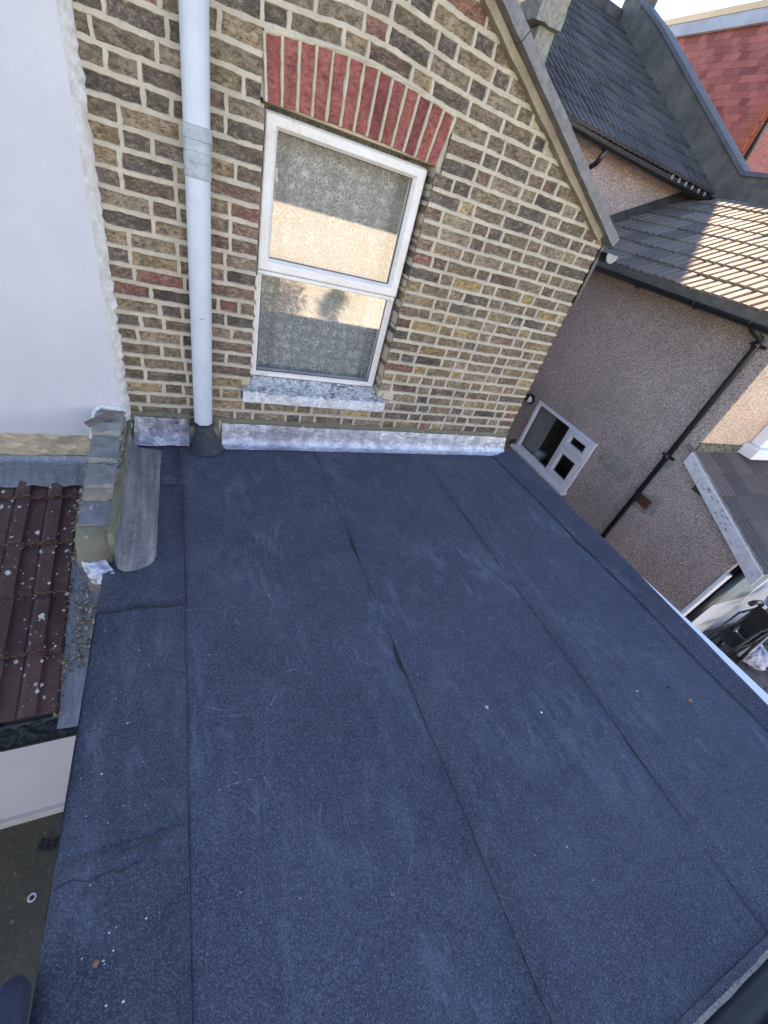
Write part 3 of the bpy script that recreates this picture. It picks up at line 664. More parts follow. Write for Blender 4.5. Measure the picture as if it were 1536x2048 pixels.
MB().tube([(.07 + .004 * k, -.1215, .865 + .004 * (k % 2)) for k in range(6)], .0012, 5).build('pen_mark', BITUMEN, sp)

# ================================================================== PARAPET STUB
par = thing('parapet_wall', 'low crumbling party wall capped with slates and mortar left of flat roof', 'wall', (-.43, -.55, -2.2))
MB().rough(-.492, -.362, -1.03, -.07, -.25, .10, 10, .008, 3).build('core', PBRICK, par)
MB().rough(-.41, -.42, -1.02, -.07, -2.2, -.25, 3, .004, 1).build('lower_wall', PBRICK, par)
MB().rough(-.495, -.360, -.31, -.07, .10, .255, 8, .012, 5).build('mortar_cap', CEMENT, par)
MB().rough(-.490, -.362, -.53, -.315, .10, .222, 6, .005, 6).build('capping_slate', SLATE, par)
MB().rough(-.486, -.362, -.72, -.54, .10, .190, 6, .006, 7).build('capping_slate', SLATE, par)
MB().rough(-.485, -.362, -.795, -.715, .09, .168, 5, .007, 8).build('capping_brick', TANB, par)
MB().rough(-.486, -.364, -.965, -.80, .08, .148, 6, .006, 9).build('capping_slate', simple('blue_grey_slate', (.16, .16, .175), (.24, .235, .235), 14, .6, 80, .75), par)
mw = MB(); mw.grid(lambda u, v: (-.492 + .135 * u + .006 * nz(u * 4, v * 5), -.955 - .125 * v - .03 * v * math.sin(math.pi * u) + .006 * nz(u * 7, v * 4, 2), .142 - .02 * v - .125 * v ** 2.2 + .008 * nz(u * 5, v * 6, 4)), 12, 12); mw.build('mortar_nose', OLIVE, par, True)
for i in range(9):
    y = -.10 - i * .105; z1 = .24 - i * .018
    MB().rough(-.366, -.352, y - .099, y - .004, .10 - i * .006, z1 - .012, 4, .005, 20 + i).build('edge_brick', PBRICK, par)
cm = MB(); rr = random.Random(3)
for k in range(170):
    y = rr.uniform(-1.02, -.09); x = rr.choice((-.497, -.493, -.36, rr.uniform(-.49, -.365))) + rr.gauss(0, .006); z = .262 + .125 * (y + .09) / .9 * 1.02 + rr.uniform(-.03, .002) - (.03 if x < -.488 else 0); q = rr.uniform(.003, .008)
    cm.rough(x - q, x + q, y - q, y + q, z - q, z + q * .8, 2, q * .9, k)
stuff(cm.build('mortar_crumbs', CEMENT, par))
ws = MB().tube([(-.50 + .012 * nz(k, 1), -.30 + .03 * k, .20 + .008 * k) for k in range(8)] + [(-.47 + .02 * k, -.085, .285 - .003 * k) for k in range(6)], .014, 7); ws.build('plaster_smear', WHITE_ROUGH, par, True)
nl = MB().grid(lambda u, v: (-.49 + .10 * u + .055 * v + .004 * nz(u * 9, v * 9), -1.065 - .09 * v + .008 * nz(u * 6, v * 5, 3) - .03 * math.sin(u * 3), .03 - .075 * v * (1 - u * .6) + .012 * nz(u * 5, v * 6, 1)), 14, 10); nl.build('lead_cap', LEAD, par, True)
sl_ = MB().rough(-.075, .075, -.024, .024, 0, .009, 4, .003, 2).build('slate_offcut', simple('brown_slate', (.19, .155, .125), (.12, .10, .085), 22, .5, 60, .8))
sl_.location = (-.462, -.205, .262); sl_.rotation_euler = (R(6), R(-14), R(34)); tag(sl_, 'loose brown slate offcut lying on top of low party wall', 'slate')

# ================================================================== WHITE HOUSE, LEFT
wh = thing('white_house', 'white rendered neighbouring house wall left of the brick wall', 'house', (-2.2, .2, -2.2))
MB().prism([(-6, .078), (-.374, .078), (-.374, 3.30), (-3.4, 3.30), (-6, 2.0)], -.082, .25).build('wall', WHITE_R, wh)
MB().prism([(-6, -2.2), (-.50, -2.2), (-.50, .078), (-6, .078)], .0, .25).build('lower_wall', CEMENT, wh)
ed = MB(); vs = []
for i in range(141):
    z = .10 + 3.1 * i / 140; r = .013 * nz(z * 22, 1) + .010 * nz(z * 60, 2); vs += [(-.374, -.080, z), (-.352 + .3 * r, -.040, z), (-.338 + r, -.012 + .3 * r, z), (-.332 + 1.2 * r, .006, z), (-.33, .03, z)]
ed.add(vs, [(i * 5 + k, (i + 1) * 5 + k, (i + 1) * 5 + k + 1, i * 5 + k + 1) for i in range(140) for k in range(4)]); ed.build('ragged_plaster_edge', WHITE_ROUGH, wh)
fo = MB(); fo.grid(lambda u, v: (-1.9 + 1.40 * u, -.068 + .009 * nz(u * 14, v * 3, 2) + .005 * nz(u * 30, v * 8), .082 - .165 * v), 70, 8); fo.build('foil_strip', FOIL, wh, False)
for i in range(2):
    a, b = ((-1.9, -.86), (-.865, -.50))[i]
    ap = MB()
    def apron(u, v, a=a, b=b, i=i):
        x = a + (b - a) * u; k = max(0, v - .3) / .7; y = -.074 - .004 * i - .02 * min(1, v / .3) - .165 * k; z = -.078 - .03 * min(1, v / .3) - .062 * k
        return (x, y + .008 * nz(x * 13, v * 2, 5) * v, z + .010 * nz(x * 16, v * 3, 1) * v + .005 * math.sin(x * 28) * k + .004 * i)
    ap.grid(apron, 50, 10); ap.build('lead_apron', LEADD, wh, True)
ew = MB().box(-6, -.405, -1.32, .0, -2.2, -.74); ew.build('extension_wall', WHITE_R, wh)
MB().box(-6, -.40, -1.345, -1.32, -2.2, -2.10).build('plinth', simple('grey_plinth_paint', (.55, .54, .52), None, 4, .4, 80, .9), wh)
MB().add([(-6, -1.44, -.71), (-.41, -1.44, -.71), (-.41, -.02, -.21), (-6, -.02, -.21)], [(0, 1, 2, 3)]).build('roof_deck', CONC, wh)

def tile_mesh(name, w_, l, t, prof, mat, nu=16, wave=.0):
    mb = MB(); vs = []
    for j, y in enumerate((0, l)):
        for i in range(nu + 1): u = i / nu; vs.append((w_ * u, y + (wave * prof(u) if j == 0 else 0), t * (1 - y / l) + prof(u)))
    n = nu + 1; b = len(vs); vs += [(w_ * i / nu, wave * prof(i / nu) + .002, -.008 + prof(i / nu) * .5) for i in range(n)]
    fs = [(i, i + 1, n + i + 1, n + i) for i in range(nu)] + [(b + i, b + i + 1, i + 1, i) for i in range(nu)]
    vs += [(0, l, 0), (w_, l, 0)]; fs += [(b, 0, n, ), (b + nu, nu, n + nu)]
    mb.add(vs, fs); return mb.mesh(name, mat, False)
def place(me, name, parent, o, ax, up, nrm, jit=.004):
    ob = bpy.data.objects.new(name, me); link(ob, parent)
    ob.matrix_basis = Matrix((ax, up, nrm)).transposed().to_4x4(); 
    rr = Matrix.Rotation(random.uniform(-1, 1) * jit * 2, 4, 'Z') @ Matrix.Rotation(random.uniform(-1, 1) * jit, 4, 'X')
    ob.matrix_basis = Matrix.Translation(Vector(o) + nrm * random.uniform(0, jit * .6)) @ ob.matrix_basis @ rr; return ob
def trap(u, h=.022):
    u = (u * 2) % 1.0
    a = .07
    if u < .04: return -.006
    if u < .04 + a: return h * (u - .04) / a
    if u < .50: return h
    if u < .50 + a: return h * (1 - (u - .50) / a)
    return 0.0
leanto = thing('lean_to_roof', 'maroon concrete tile lean-to roof speckled with lichen below white wall', 'roof', (-1.0, -.8, -.7))
pit = R(20); up = Vector((0, math.cos(pit), math.sin(pit))); ax = Vector((1, 0, 0)); nr = ax.cross(up)
tm = tile_mesh('maroon_tile', .300, .36, .022, trap, TILE_M, 40)
E0 = Vector((0, -1.425, -.648))
for r in range(5):
    for c in range(4):
        o = E0 + up * (r * .30) + Vector((-.632 - .300 * (c + 1), 0, 0)) + nr * .012
        place(tm, 'tile', leanto, o, ax, up, nr)
ml = MB()
for r in range(1, 5):
    for k in range(260):
        x = -.64 - random.random() * 1.0; p = E0 + up * (r * .30 - .003 - random.random() ** 2 * .02) + nr * (.034 + max(0, trap(1 - ((-x - .632) / .300) % 1)) + random.random() * .005); s_ = random.uniform(.003, .009)
        ml.add([(x - s_, p.y, p.z), (x, p.y - s_, p.z + s_ * .6), (x + s_, p.y, p.z), (x, p.y + s_, p.z + s_ * .4)], [(0, 1, 2, 3)])
stuff(ml.build('moss_lines', simple('rusty_moss', (.26, .135, .08), (.15, .09, .05), 30, .5, 60, .95), leanto))
li = MB()
for k in range(300):
    x = -.64 - random.random() * .8; sdist = random.uniform(.02, 1.25); p = E0 + up * sdist + nr * (.0365 - .0733 * (sdist % .30) * .83 + max(0, trap(1 - ((-x - .632) / .300) % 1))); r_ = random.choice((.002, .003, .003, .004, .004, .006, .008, .013)) * random.uniform(.7, 1.2); m = 9
    vs = [(x + r_ * math.cos(6.283 * q / m) * random.uniform(.6, 1.1), p.y + r_ * math.sin(6.283 * q / m) * random.uniform(.6, 1.1), 0) for q in range(m)]
    vs = [(a, b, p.z + (b - p.y) * math.tan(pit)) for a, b, _ in vs]; li.add(vs, [tuple(range(m))])
stuff(li.build('lichen_spots', simple('pale_lichen', (.62, .62, .58), (.42, .42, .34), 40, .4, 90, .95), leanto))
# lead gutter strip with leaf litter between the two roofs
lg = MB(); lg.grid(lambda u, v: (-.63 + .23 * u + .008 * nz(v * 9, u), -1.50 + 1.44 * v, -.672 + .545 * (v - .02) + .016 * (1 - math.sin(math.pi * u)) + .008 * nz(u * 3, v * 12, 4)), 10, 50); lg.build('lead_valley', LEADD, leanto, True)
lf = MB()
for k in range(900):
    if k < 560: v = random.gauss(.30, .10); x = -.60 + .20 * random.random() - (.05 if v < .2 else 0)
    else: v = random.random(); x = -.632 + random.gauss(0, .010)
    v = min(.95, max(.04, v))
    if k < 560 and v < .17: continue
    y = -1.50 + 1.44 * v; z = -.665 + .545 * (v - .02) + random.random() * .026; s_ = random.uniform(.004, .012); a = random.random() * 6.28; q = Vector((math.cos(a), math.sin(a), random.uniform(-.5, .5))) * s_; q2 = Vector((-math.sin(a), math.cos(a), random.uniform(-.6, .6))) * s_ * .55; p = Vector((x, y, z))
    lf.add([p - q, p - q2, p + q, p + q2], [(0, 1, 2, 3)], random.choice([(.30, .20, .10), (.20, .13, .07), (.38, .29, .17), (.13, .09, .05), (.42, .36, .26)]))
def leafm():
    t = NT('dry_leaf'); return t.fin(t.n('VertexColor', layer_name='Col').outputs[0], .9)
LEAFM = leafm()
stuff(tag(lf.build('leaf_litter', LEAFM), 'dry brown leaf litter caught beside maroon tiles', 'leaves'))
lgut = thing('gutter', 'mossy black gutter along the foot of maroon tiles', 'gutter', (-1.0, -1.50, -.72))
MB().tube([(-3, -1.475, -.682), (-.40, -1.475, -.688)], .060, 14, False, 0, math.pi, 2 * math.pi).build('channel', BLACKG, lgut, True)
MB().tube([(-3, -1.535, -.680), (-.40, -1.535, -.686)], .007, 8).build('rim', BLACKP, lgut, True)
MB().grid(lambda u, v: (-3 + 2.6 * u, -1.525 + .10 * v, -.705 + .022 * nz(u * 60, v * 5) + .012 * nz(u * 150, v * 9)), 160, 6).build('silt', simple('gutter_silt', (.03, .026, .02), (.10, .10, .09), 45, 1, 90, .95), lgut)
for x in (-.86, -.46): MB().tube([(x, -1.475 + .066 * math.cos(a), -.684 + .066 * math.sin(a)) for a in [math.pi + math.pi * k / 8 for k in range(9)]], .007, 6).build('bracket', BLACKP, lgut)
MB().tube([(-.475, -1.47, -.73), (-.475, -1.46, -.81), (-.46, -1.40, -.91), (-.46, -1.38, -2.2)], .036, 12).build('downpipe', BLACKP, lgut, True)
MB().tube([(-.475, -1.463, -.78), (-.474, -1.455, -.82)], .042, 12).build('pipe_collar', BLACKP, lgut, True)

# ================================================================== PEBBLEDASH HOUSE, RIGHT
pb = thing('pebbledash_house', 'grey pebbledash neighbouring house with dark tiled roofs, right of brick wall', 'house', (6.3, 1.6, -2.2))
X1 = 5.30; XP = 7.40; YE = -.27; Y2 = 3.25; EZ = 1.60
WY0, WY1, WA, WB = .838, 2.19, -1.215, -.350
mb = MB(); mb.box(X1, X1 + .2, YE + .012, Y2, -2.2, WA); mb.box(X1, X1 + .2, YE + .012, Y2, WB, EZ - .02); mb.box(X1, X1 + .2, YE + .012, WY0, WA, WB); mb.box(X1, X1 + .2, WY1, Y2, WA, WB); side = mb.build('side_wall', PEB, pb)
mb = MB(); mb.add([(5.5, .2, -2.1), (5.5, 3.2, -2.1), (7.3, 3.2, -2.1), (7.3, .2, -2.1), (5.5, .2, .2), (5.5, 3.2, .2), (7.3, 3.2, .2), (7.3, .2, .2)], [(0, 1, 2, 3), (4, 5, 6, 7), (1, 2, 6, 5), (2, 3, 7, 6), (3, 0, 4, 7)]); mb.build('kitchen', simple('kitchen_paint', (.13, .12, .13), None, 3, .05, 10, .9), pb)
MB().box(X1 + .004, XP + .2, YE, YE + .02, .30, EZ + .9).build('end_wall', PEB_SUN, pb)
MB().box(X1 - .002, XP + .2, YE - .012, YE + .01, .24, .375).build('end_wall_base', PEBM, pb)
MB().box(3.60, XP, Y2, Y2 + .25, -2.2, 2.84).build('rear_wall', PEB, pb)
MB().box(XP - .0, XP + .2, YE, Y2, 1.5, 2.72).build('party_wall', CONC, pb)
p2 = R(26); ax2 = Vector((0, -1, 0)); up2 = Vector((math.cos(p2), 0, math.sin(p2))); n2 = ax2.cross(up2)
if n2.z < 0: n2 = -n2
def roll(u):
    u = (u * 3) % 1.0
    return .020 * max(0.0, min(1.0, (.5 - abs(u - .5) - .10) / .10))
tS = tile_mesh('roll_tile', .33, .40, .024, roll, TILE_S, 30)
E2 = Vector((5.03, 0, 1.655))
deck2 = MB(); a = E2 - n2 * .012; b = E2 + up2 * 2.62 - n2 * .012
deck2.add([(a.x, Y2, a.z), (a.x, YE - .12, a.z), (b.x, YE - .12, b.z), (b.x, Y2, b.z)], [(0, 1, 2, 3)]); roof = deck2.build('side_roof', TILE_D, pb)
NC = 11
for r in range(8):
    for c in range(NC):
        y = Y2 + .03 - .33 * c
        place(tS, 'tile', roof, E2 + up2 * (r * .33) + Vector((0, y, 0)), ax2, up2, n2, .012)
fil = MB(); 
for i in range(11):
    q = E2 + up2 * (.30 + .20 * i) + n2 * .06; e = E2 + up2 * (.30 + .20 * i + .192) + n2 * .06
    MB().add([(q.x, Y2 - .09, q.z - .05), (e.x, Y2 - .09, e.z - .05), (e.x, Y2 - .004, e.z + .075), (q.x, Y2 - .004, q.z + .075), (q.x, Y2 - .0, q.z - .05), (e.x, Y2 - .0, e.z - .05)], [(0, 1, 2, 3), (0, 3, 4), (1, 5, 2)]).build('flashing_tile', TILE_D, pb)
# eaves board, gutter and downpipe
MB().box(5.02, 5.30, YE - .10, Y2, 1.575, 1.60).build('soffit', PBRICK, pb)
MB().box(5.00, 5.02, YE - .10, Y2, 1.55, 1.67).build('fascia', simple('mossy_fascia', (.16, .14, .11), (.09, .085, .07), 9, .5, 50, .9), pb)
g = MB().tube([(4.945, YE - .14, 1.585), (4.945, 2.3, 1.60), (4.945, Y2, 1.605)], .060, 14, False, 0, math.pi, 2 * math.pi).build('gutter', BLACKP, pb, True)
MB().tube([(4.887, YE - .14, 1.587), (4.887, Y2, 1.606)], .008, 8).build('rim', BLACKP, g, True)
for y in (.55, 1.35, -.08): MB().tube([(4.945 + .068 * math.cos(a), y, 1.59 + .068 * math.sin(a)) for a in [math.pi + math.pi * k / 8 for k in range(9)]], .009, 6).build('union_bracket', BLACKP, g)
MB().tube([(4.96, -.09, 1.57), (4.97, -.09, 1.53), (5.22, -.088, 1.47), (5.245, -.086, 1.42), (5.245, -.085, -2.2)], .032, 14).build('downpipe', BLACKP, pb, True)
for z in (1.41, .06):
    MB().tube([(5.245, -.08, z - .03), (5.245, -.08, z + .03)], .037, 14).build('pipe_socket', BLACKP, pb, True)
    MB().box(5.262, 5.30, -.16, -.005, z - .015, z + .015).build('pipe_clip', BLACKP, pb)
# little window low in the pebbledash wall
kw = MB()
def yzframe(mb, y0, y1, z0, z1, t, x0, x1):
    for (a, b, c, d) in ((y0, y1, z0, z0 + t), (y0, y1, z1 - t, z1), (y0, y0 + t, z0 + t, z1 - t), (y1 - t, y1, z0 + t, z1 - t)): mb.box(x0, x1, a, b, c, d)
yzframe(kw, WY0, WY1, WA, WB, .045, 5.262, 5.33); kwin = kw.build('window', UPVC2, pb, bevel=.006)
MB().box(5.262, 5.33, 1.335, 1.385, WA + .045, WB - .045).build('mullion', UPVC2, kwin, bevel=.006)
MB().box(5.262, 5.33, WY0 + .045, 1.335, -.70, -.655).build('transom', UPVC2, kwin, bevel=.006)
for (z0, z1) in ((WA + .05, -.705), (-.65, WB - .05)):
    f = MB(); yzframe(f, WY0 + .05, 1.33, z0, z1, .062, 5.246, 5.32); f.build('casement', UPVC2, kwin, bevel=.006)
MB().add([(5.30, WY0 + .1, WA + .1), (5.30, 1.28, WA + .1), (5.30, 1.28, WB - .1), (5.30, WY0 + .1, WB - .1)], [(0, 1, 2, 3)]).build('pane', GLASS2, kwin)
MB().add([(5.305, 1.385, WA + .045), (5.305, WY1 - .045, WA + .045), (5.305, WY1 - .045, WB - .045), (5.305, 1.385, WB - .045)], [(0, 1, 2, 3)]).build('pane', GLASS2, kwin)
MB().box(5.18, 5.31, WY0 - .03, WY1 + .05, WA - .055, WA - .002).build('sill', UPVC2, kwin, bevel=.008)

MB().box(5.36, 5.38, 1.78, 2.14, WA + .05, WB - .05).build('blind', simple('grey_green_blind', (.26, .30, .29), None, 3, .1, 30, .9), kwin)
for (nm, lab, ct, y, z, r_, h, colr) in (('bottle', 'red topped bottle standing inside the small kitchen window', 'bottle', 2.03, WA, .035, .20, (.45, .04, .03)), ('jar', 'pale jar standing inside the small kitchen window', 'jar', 1.95, WA, .045, .12, (.6, .55, .42)), ('bowl', 'pale green bowl on the sill inside the small kitchen window', 'bowl', 1.76, WA, .10, .15, (.33, .42, .40))):
    pts = [(5.43, y, z + .002), (5.43, y, z + h * .2), (5.43, y, z + h * .65), (5.43, y, z + h * .75), (5.43, y, z + h)]
    o = MB().tube(pts, [r_ * .75, r_, r_, r_ * (.5 if nm == 'bottle' else 1.05), r_ * (.45 if nm == 'bottle' else 1.08)], 14).build(nm, simple(nm + '_glaze', colr, None, 20, .02, 10, .3), None, True); tag(o, lab, ct)
MB().box(5.36, 5.5, WY0, WY1, WA - .02, WA).build('inner_sill', UPVC2, kwin)
# cement patch, air bricks, lamp
def patch(mat, yc, zc, ry, rz, seed, name, parent, x=5.296):
    m = 40; vs = [(x - .006, yc, zc)]
    for k in range(m):
        a = 6.2832 * k / m; q = 1 + .45 * nz(math.cos(a) * 1.7 + seed, math.sin(a) * 1.7) + .15 * nz(math.cos(a) * 6 + seed, math.sin(a) * 6); vs.append((x, yc + ry * q * math.copysign(abs(math.cos(a)) ** .6, math.cos(a)), zc + rz * q * math.copysign(abs(math.sin(a)) ** .6, math.sin(a))))
    MB().add(vs, [(0, 1 + k, 1 + (k + 1) % m) for k in range(m)]).build(name, mat, parent)
PATCH = simple('swirled_cement_patch', (.42, .375, .31), (.27, .24, .20), 14, 1.0, 34, .95)
patch(PATCH, .43, -.43, .23, .13, 2, 'cement_patch', side); patch(CEMENT, -.19, -.565, .17, .13, 5, 'cement_patch', side, 5.298); patch(simple('pale_mortar_dab', (.33, .32, .25), None, 9, .6, 60, .95), -.30, -.45, .07, .06, 7, 'mortar_dab', side, 5.294)
patch(CEMENT, -.12, -.02, .07, .06, 8, 'cement_patch', side)
ab = MB().box(5.282, 5.30, -.285, -.10, -.625, -.50).build('air_brick', simple('terracotta', (.24, .085, .062), (.17, .06, .05), 30, .4, 80, .9), side)
for i in range(6):
    for j in range(4): MB().box(5.278, 5.2825, -.272 + i * .029, -.255 + i * .029, -.615 + j * .029, -.598 + j * .029).build('hole', BITUMEN, ab)
lamp = thing('wall_lamp', 'small black bulkhead lamp on pebbledash wall above little window', 'lamp', (5.29, 2.40, -.43))
MB().tube([(5.30, 2.40, -.43), (5.272, 2.40, -.43), (5.27, 2.40, -.43)], [.088, .088, .07], 18).build('base', BLACKP, lamp, True)
MB().tube([(5.27, 2.40, -.43), (5.235, 2.40, -.445), (5.22, 2.40, -.45)], [.062, .055, .03], 14).build('diffuser', UPVC2, lamp, True)
MB().tube([(5.24, 2.43, -.42), (5.17, 2.47, -.40), (5.10, 2.51, -.38)], [.06, .045, .028], 12).build('hood', BLACKP, lamp, True)
MB().tube([(5.295, 2.30, -1.19), (5.25, 2.30, -1.20), (5.23, 2.30, -1.27)], .03, 10).build('overflow_pipe', BLACKP, side, True)

# --- rear slope of the pebbledash house
p3 = math.atan2(2.20, 3.82); up3 = Vector((0, math.cos(p3), math.sin(p3))); ax3 = Vector((1, 0, 0)); n3 = ax3.cross(up3)
mr = MB(); mr.add([(3.60, 2.98, 2.84), (XP, 2.98, 2.84), (XP, 6.8, 5.04), (3.60, 6.8, 5.04), (3.60, 10.6, 2.84), (XP, 10.6, 2.84)], [(0, 1, 2, 3), (3, 2, 5, 4)]); rroof = mr.build('rear_slope', TILE_D, pb)
tD = tile_mesh('dark_roll_tile', .33, .40, .022, roll, TILE_D, 30)
for r in range(13):
    for c in range(11): place(tD, 'tile', rroof, Vector((XP - .02 - .33 * (c + 1), 2.945, 2.845)) + up3 * (r * .33) + n3 * .01, ax3, up3, n3, .012)
for i in range(9): MB().tube([(3.62 + .42 * i, 6.8, 5.09), (3.62 + .42 * i + .415, 6.8, 5.09)], .13, 12, True, 0).build('ridge_tile', TILE_D, rroof, True)
gg = MB().tube([(3.72, 2.90, 2.835), (5.2, 2.90, 2.80), (6.2, 2.90, 2.79), (7.37, 2.90, 2.80)], .058, 12, False, 0, math.pi, 2 * math.pi).build('rear_gutter', BLACKP, pb, True)
MB().tube([(3.72, 2.844, 2.84), (5.2, 2.844, 2.805), (6.2, 2.844, 2.795), (7.37, 2.844, 2.805)], .009, 8).build('rim', BLACKP, gg, True)
for i in range(6): MB().tube([(6.25 + .16 * i, 2.838, 2.80), (6.25 + .16 * i, 2.834, 2.80)], .028, 10).build('disc', simple('grey_disc', (.2, .22, .24), None, 20, .1, 40, .6), gg)
MB().box(3.62, XP, 2.955, 2.975, 2.74, 2.83).build('rear_fascia', CONC, pb)
MB().tube([(4.98, 2.90, 2.76), (4.98, 2.98, 2.62), (4.98, 3.20, 2.48), (4.98, 3.21, 1.4)], .034, 10).build('rear_downpipe', BLACKP, pb, True)
# --- party parapet: low brick flashing course, groove, deep concrete face and coping
roofz = lambda y: 2.84 + .576 * (y - 2.98)
top = [(-.6, 3.12), (2.72, 3.12), (5.61, 4.86), (6.40, 5.29), (6.62, 5.29), (7.3, 4.95)]
MB().prism([(-.6, 1.5), (7.3, 1.5), (7.3, 4.95), (6.62, 5.29), (6.40, 5.29), (5.61, 4.86), (2.72, 3.12), (-.6, 3.12)], XP, XP + .24, 'x').build('parapet', CONC, pb)
cpm = MB()
low = [(-.6, 3.005), (2.92, 3.005), (6.7, 5.10)]; base_ = [(-.6, 2.60), (2.85, 2.60), (2.85, 2.72), (6.7, 4.95)]
MB().prism([(-.6, 2.60), (2.75, 2.60), (3.0, 2.80), (6.7, 4.93), (6.7, 5.09), (2.93, 3.0), (-.6, 3.0)], XP - .035, XP, 'x').build('parapet_render', CONC, pb)
for i in range(15):
    y = 3.1 + i * .235; z = roofz(y) + .10
    if random.random() < .75: MB().box(XP - .052 + random.uniform(0, .006), XP - .02, y, y + random.choice((.10, .20)), z - .045, z + .03, j=.003).build('brick', CONC, pb)
seg = [((-.6, 3.135), (2.70, 3.135)), ((2.70, 3.135), (5.61, 4.875)), ((5.61, 4.875), (6.42, 5.30))]
for (a, b) in seg: MB().bar((XP + .12, a[0], a[1]), (XP + .12, b[0], b[1]), .30, .05, (0, -.3, 1)).build('coping', simple('grey_lead_coping', (.12, .13, .15), (.09, .095, .11), 8, .4, 50, .7), pb)
MB().box(XP - .01, XP + .26, 6.30, 6.78, 4.8, 5.42, j=.03).build('parapet_apex', CONC, pb)
# --- party wall kneeler between the brick house and the pebbledash house
kn = thing('party_wall_kneeler', 'rough rendered end block of a party wall above the dark rear gutter', 'wall', (3.55, 3.1, 2.6))
KN = simple('rough_tan_render', (.30, .285, .23), (.17, .165, .145), 30, 1, 60, .95)
MB().rough(3.37, 3.70, 2.90, 3.30, 3.375, 3.62, 6, .02, 4).build('top_block', KN, kn); MB().rough(3.48, 3.685, 2.97, 3.30, 2.6, 3.37, 6, .015, 8).build('corbel', KN, kn)
MB().prism([(3.2, 2.6), (6.8, 4.6), (6.8, 5.4), (3.2, 3.40)], 3.40, 3.68, 'x').build('raking_wall', CONC, kn)

# --- lean-to at the back of the pebbledash house
ex = thing('rear_lean_to', 'pebbledash lean-to with brown ribbed tiles and peeling white bargeboard', 'outbuilding', (6.3, -.8, -2.2))
p4 = R(24.3); up4 = Vector((0, math.cos(p4), math.sin(p4))); n4 = ax3.cross(up4); lz = lambda y: .250 - .4515 * (-.28 - y)
MB().prism([(-1.385, -2.2), (YE + .012, -2.2), (YE + .012, lz(YE) - .16), (-1.385, lz(-1.385) - .16)], X1 - .0, X1 + .2, 'x').build('side_wall', PEB, ex)
exd = MB().add([(5.24, -1.60, lz(-1.60) - .03), (7.9, -1.60, lz(-1.60) - .03), (7.9, -.28, lz(-.28) - .03), (5.24, -.28, lz(-.28) - .03)], [(0, 1, 2, 3)]).build('roof', TILE_L, ex)
ribs = lambda u: .032 * abs(math.sin(u * math.pi * 4)) ** .5
tL = tile_mesh('ribbed_tile', .33, .40, .030, ribs, TILE_L, 24)
for r in range(5):
    for c in range(8): place(tL, 'tile', exd, Vector((5.25 + .33 * c, -1.62, lz(-1.62) - .022)) + up4 * (r * .298), ax3, up4, n4, .008)
bb = MB(); bb.prism([(-1.64, lz(-1.64) - .15), (-.285, lz(-.285) - .13), (-.285, lz(-.285) + .012), (-1.64, lz(-1.64) + .012)], 5.222, 5.246, 'x'); barge = bb.build('bargeboard', PAINTW, ex, bevel=.004)
for k in range(26):
    y = random.gauss(-.88, .18); z = lz(y) - random.uniform(.01, .11); a = random.uniform(.01, .035); MB().add([(5.2215, y - a, z), (5.2205, y, z - a * .35), (5.2215, y + a, z + .004), (5.2205, y, z + a * .3)], [(0, 1, 2, 3)]).build('paint_flake', CEMENT, barge)
vm = MB(); vm.grid(lambda u, v: (5.240 + .03 * v + .004 * nz(u * 30, v * 3), -.29 - 1.33 * u, lz(-.29 - 1.33 * u) + .006 + .022 * math.sin(math.pi * v) + .010 * nz(u * 26, v * 4, 2)), 60, 6); vm.build('verge_mortar', CEMENT, ex)
MB().box(5.40, 8.5, -1.385, -1.25, -2.2, -.42).build('rear_wall', WHITE_R, ex)
MB().box(5.285, 5.40, -1.43, -1.385, -2.2, -.62).build('door_frame', UPVC2, ex, bevel=.006)
dl = MB().box(5.66, 6.72, -1.425, -1.385, -2.17, -.60).build('door', UPVC2, ex, bevel=.01)
MB().box(5.80, 6.58, -1.432, -1.425, -1.25, -.75).build('door_panel', simple('obscured_glass', (.42, .46, .43), None, 6, .1, 30, .3), dl)
MB().box(5.80, 6.58, -1.432, -1.425, -2.05, -1.45).build('door_panel', UPVC2, dl, bevel=.004)
MB().tube([(5.53, -1.44, -.5), (5.53, -1.44, -2.2)], .055, 12).build('downpipe', BLACKP, ex, True)
av = MB().box(5.284, 5.30, -.74, -.53, -.10, -.02).build('air_vent', simple('mossy_vent', (.14, .125, .07), None, 30, .5, 60, .9), ex)
for i in range(7): MB().box(5.281, 5.2845, -.73 + i * .028, -.715 + i * .028, -.09, -.03).build('slot', BITUMEN, av)
bay = MB(); bay.box(6.18, 8.6, -.46, -.272, .28, .42); bay.build('window_sill', UPVC2, pb, bevel=.01)
bw = MB(); bw.box(6.30, 8.5, -.40, -.272, .42, 1.3); bw.build('rear_window', UPVC2, pb, bevel=.01)
MB().box(6.42, 8.4, -.406, -.398, .54, 1.2).build('rear_window_pane', simple('dim_glass', (.10, .12, .13), None, 5, .02, 10, .08), pb)

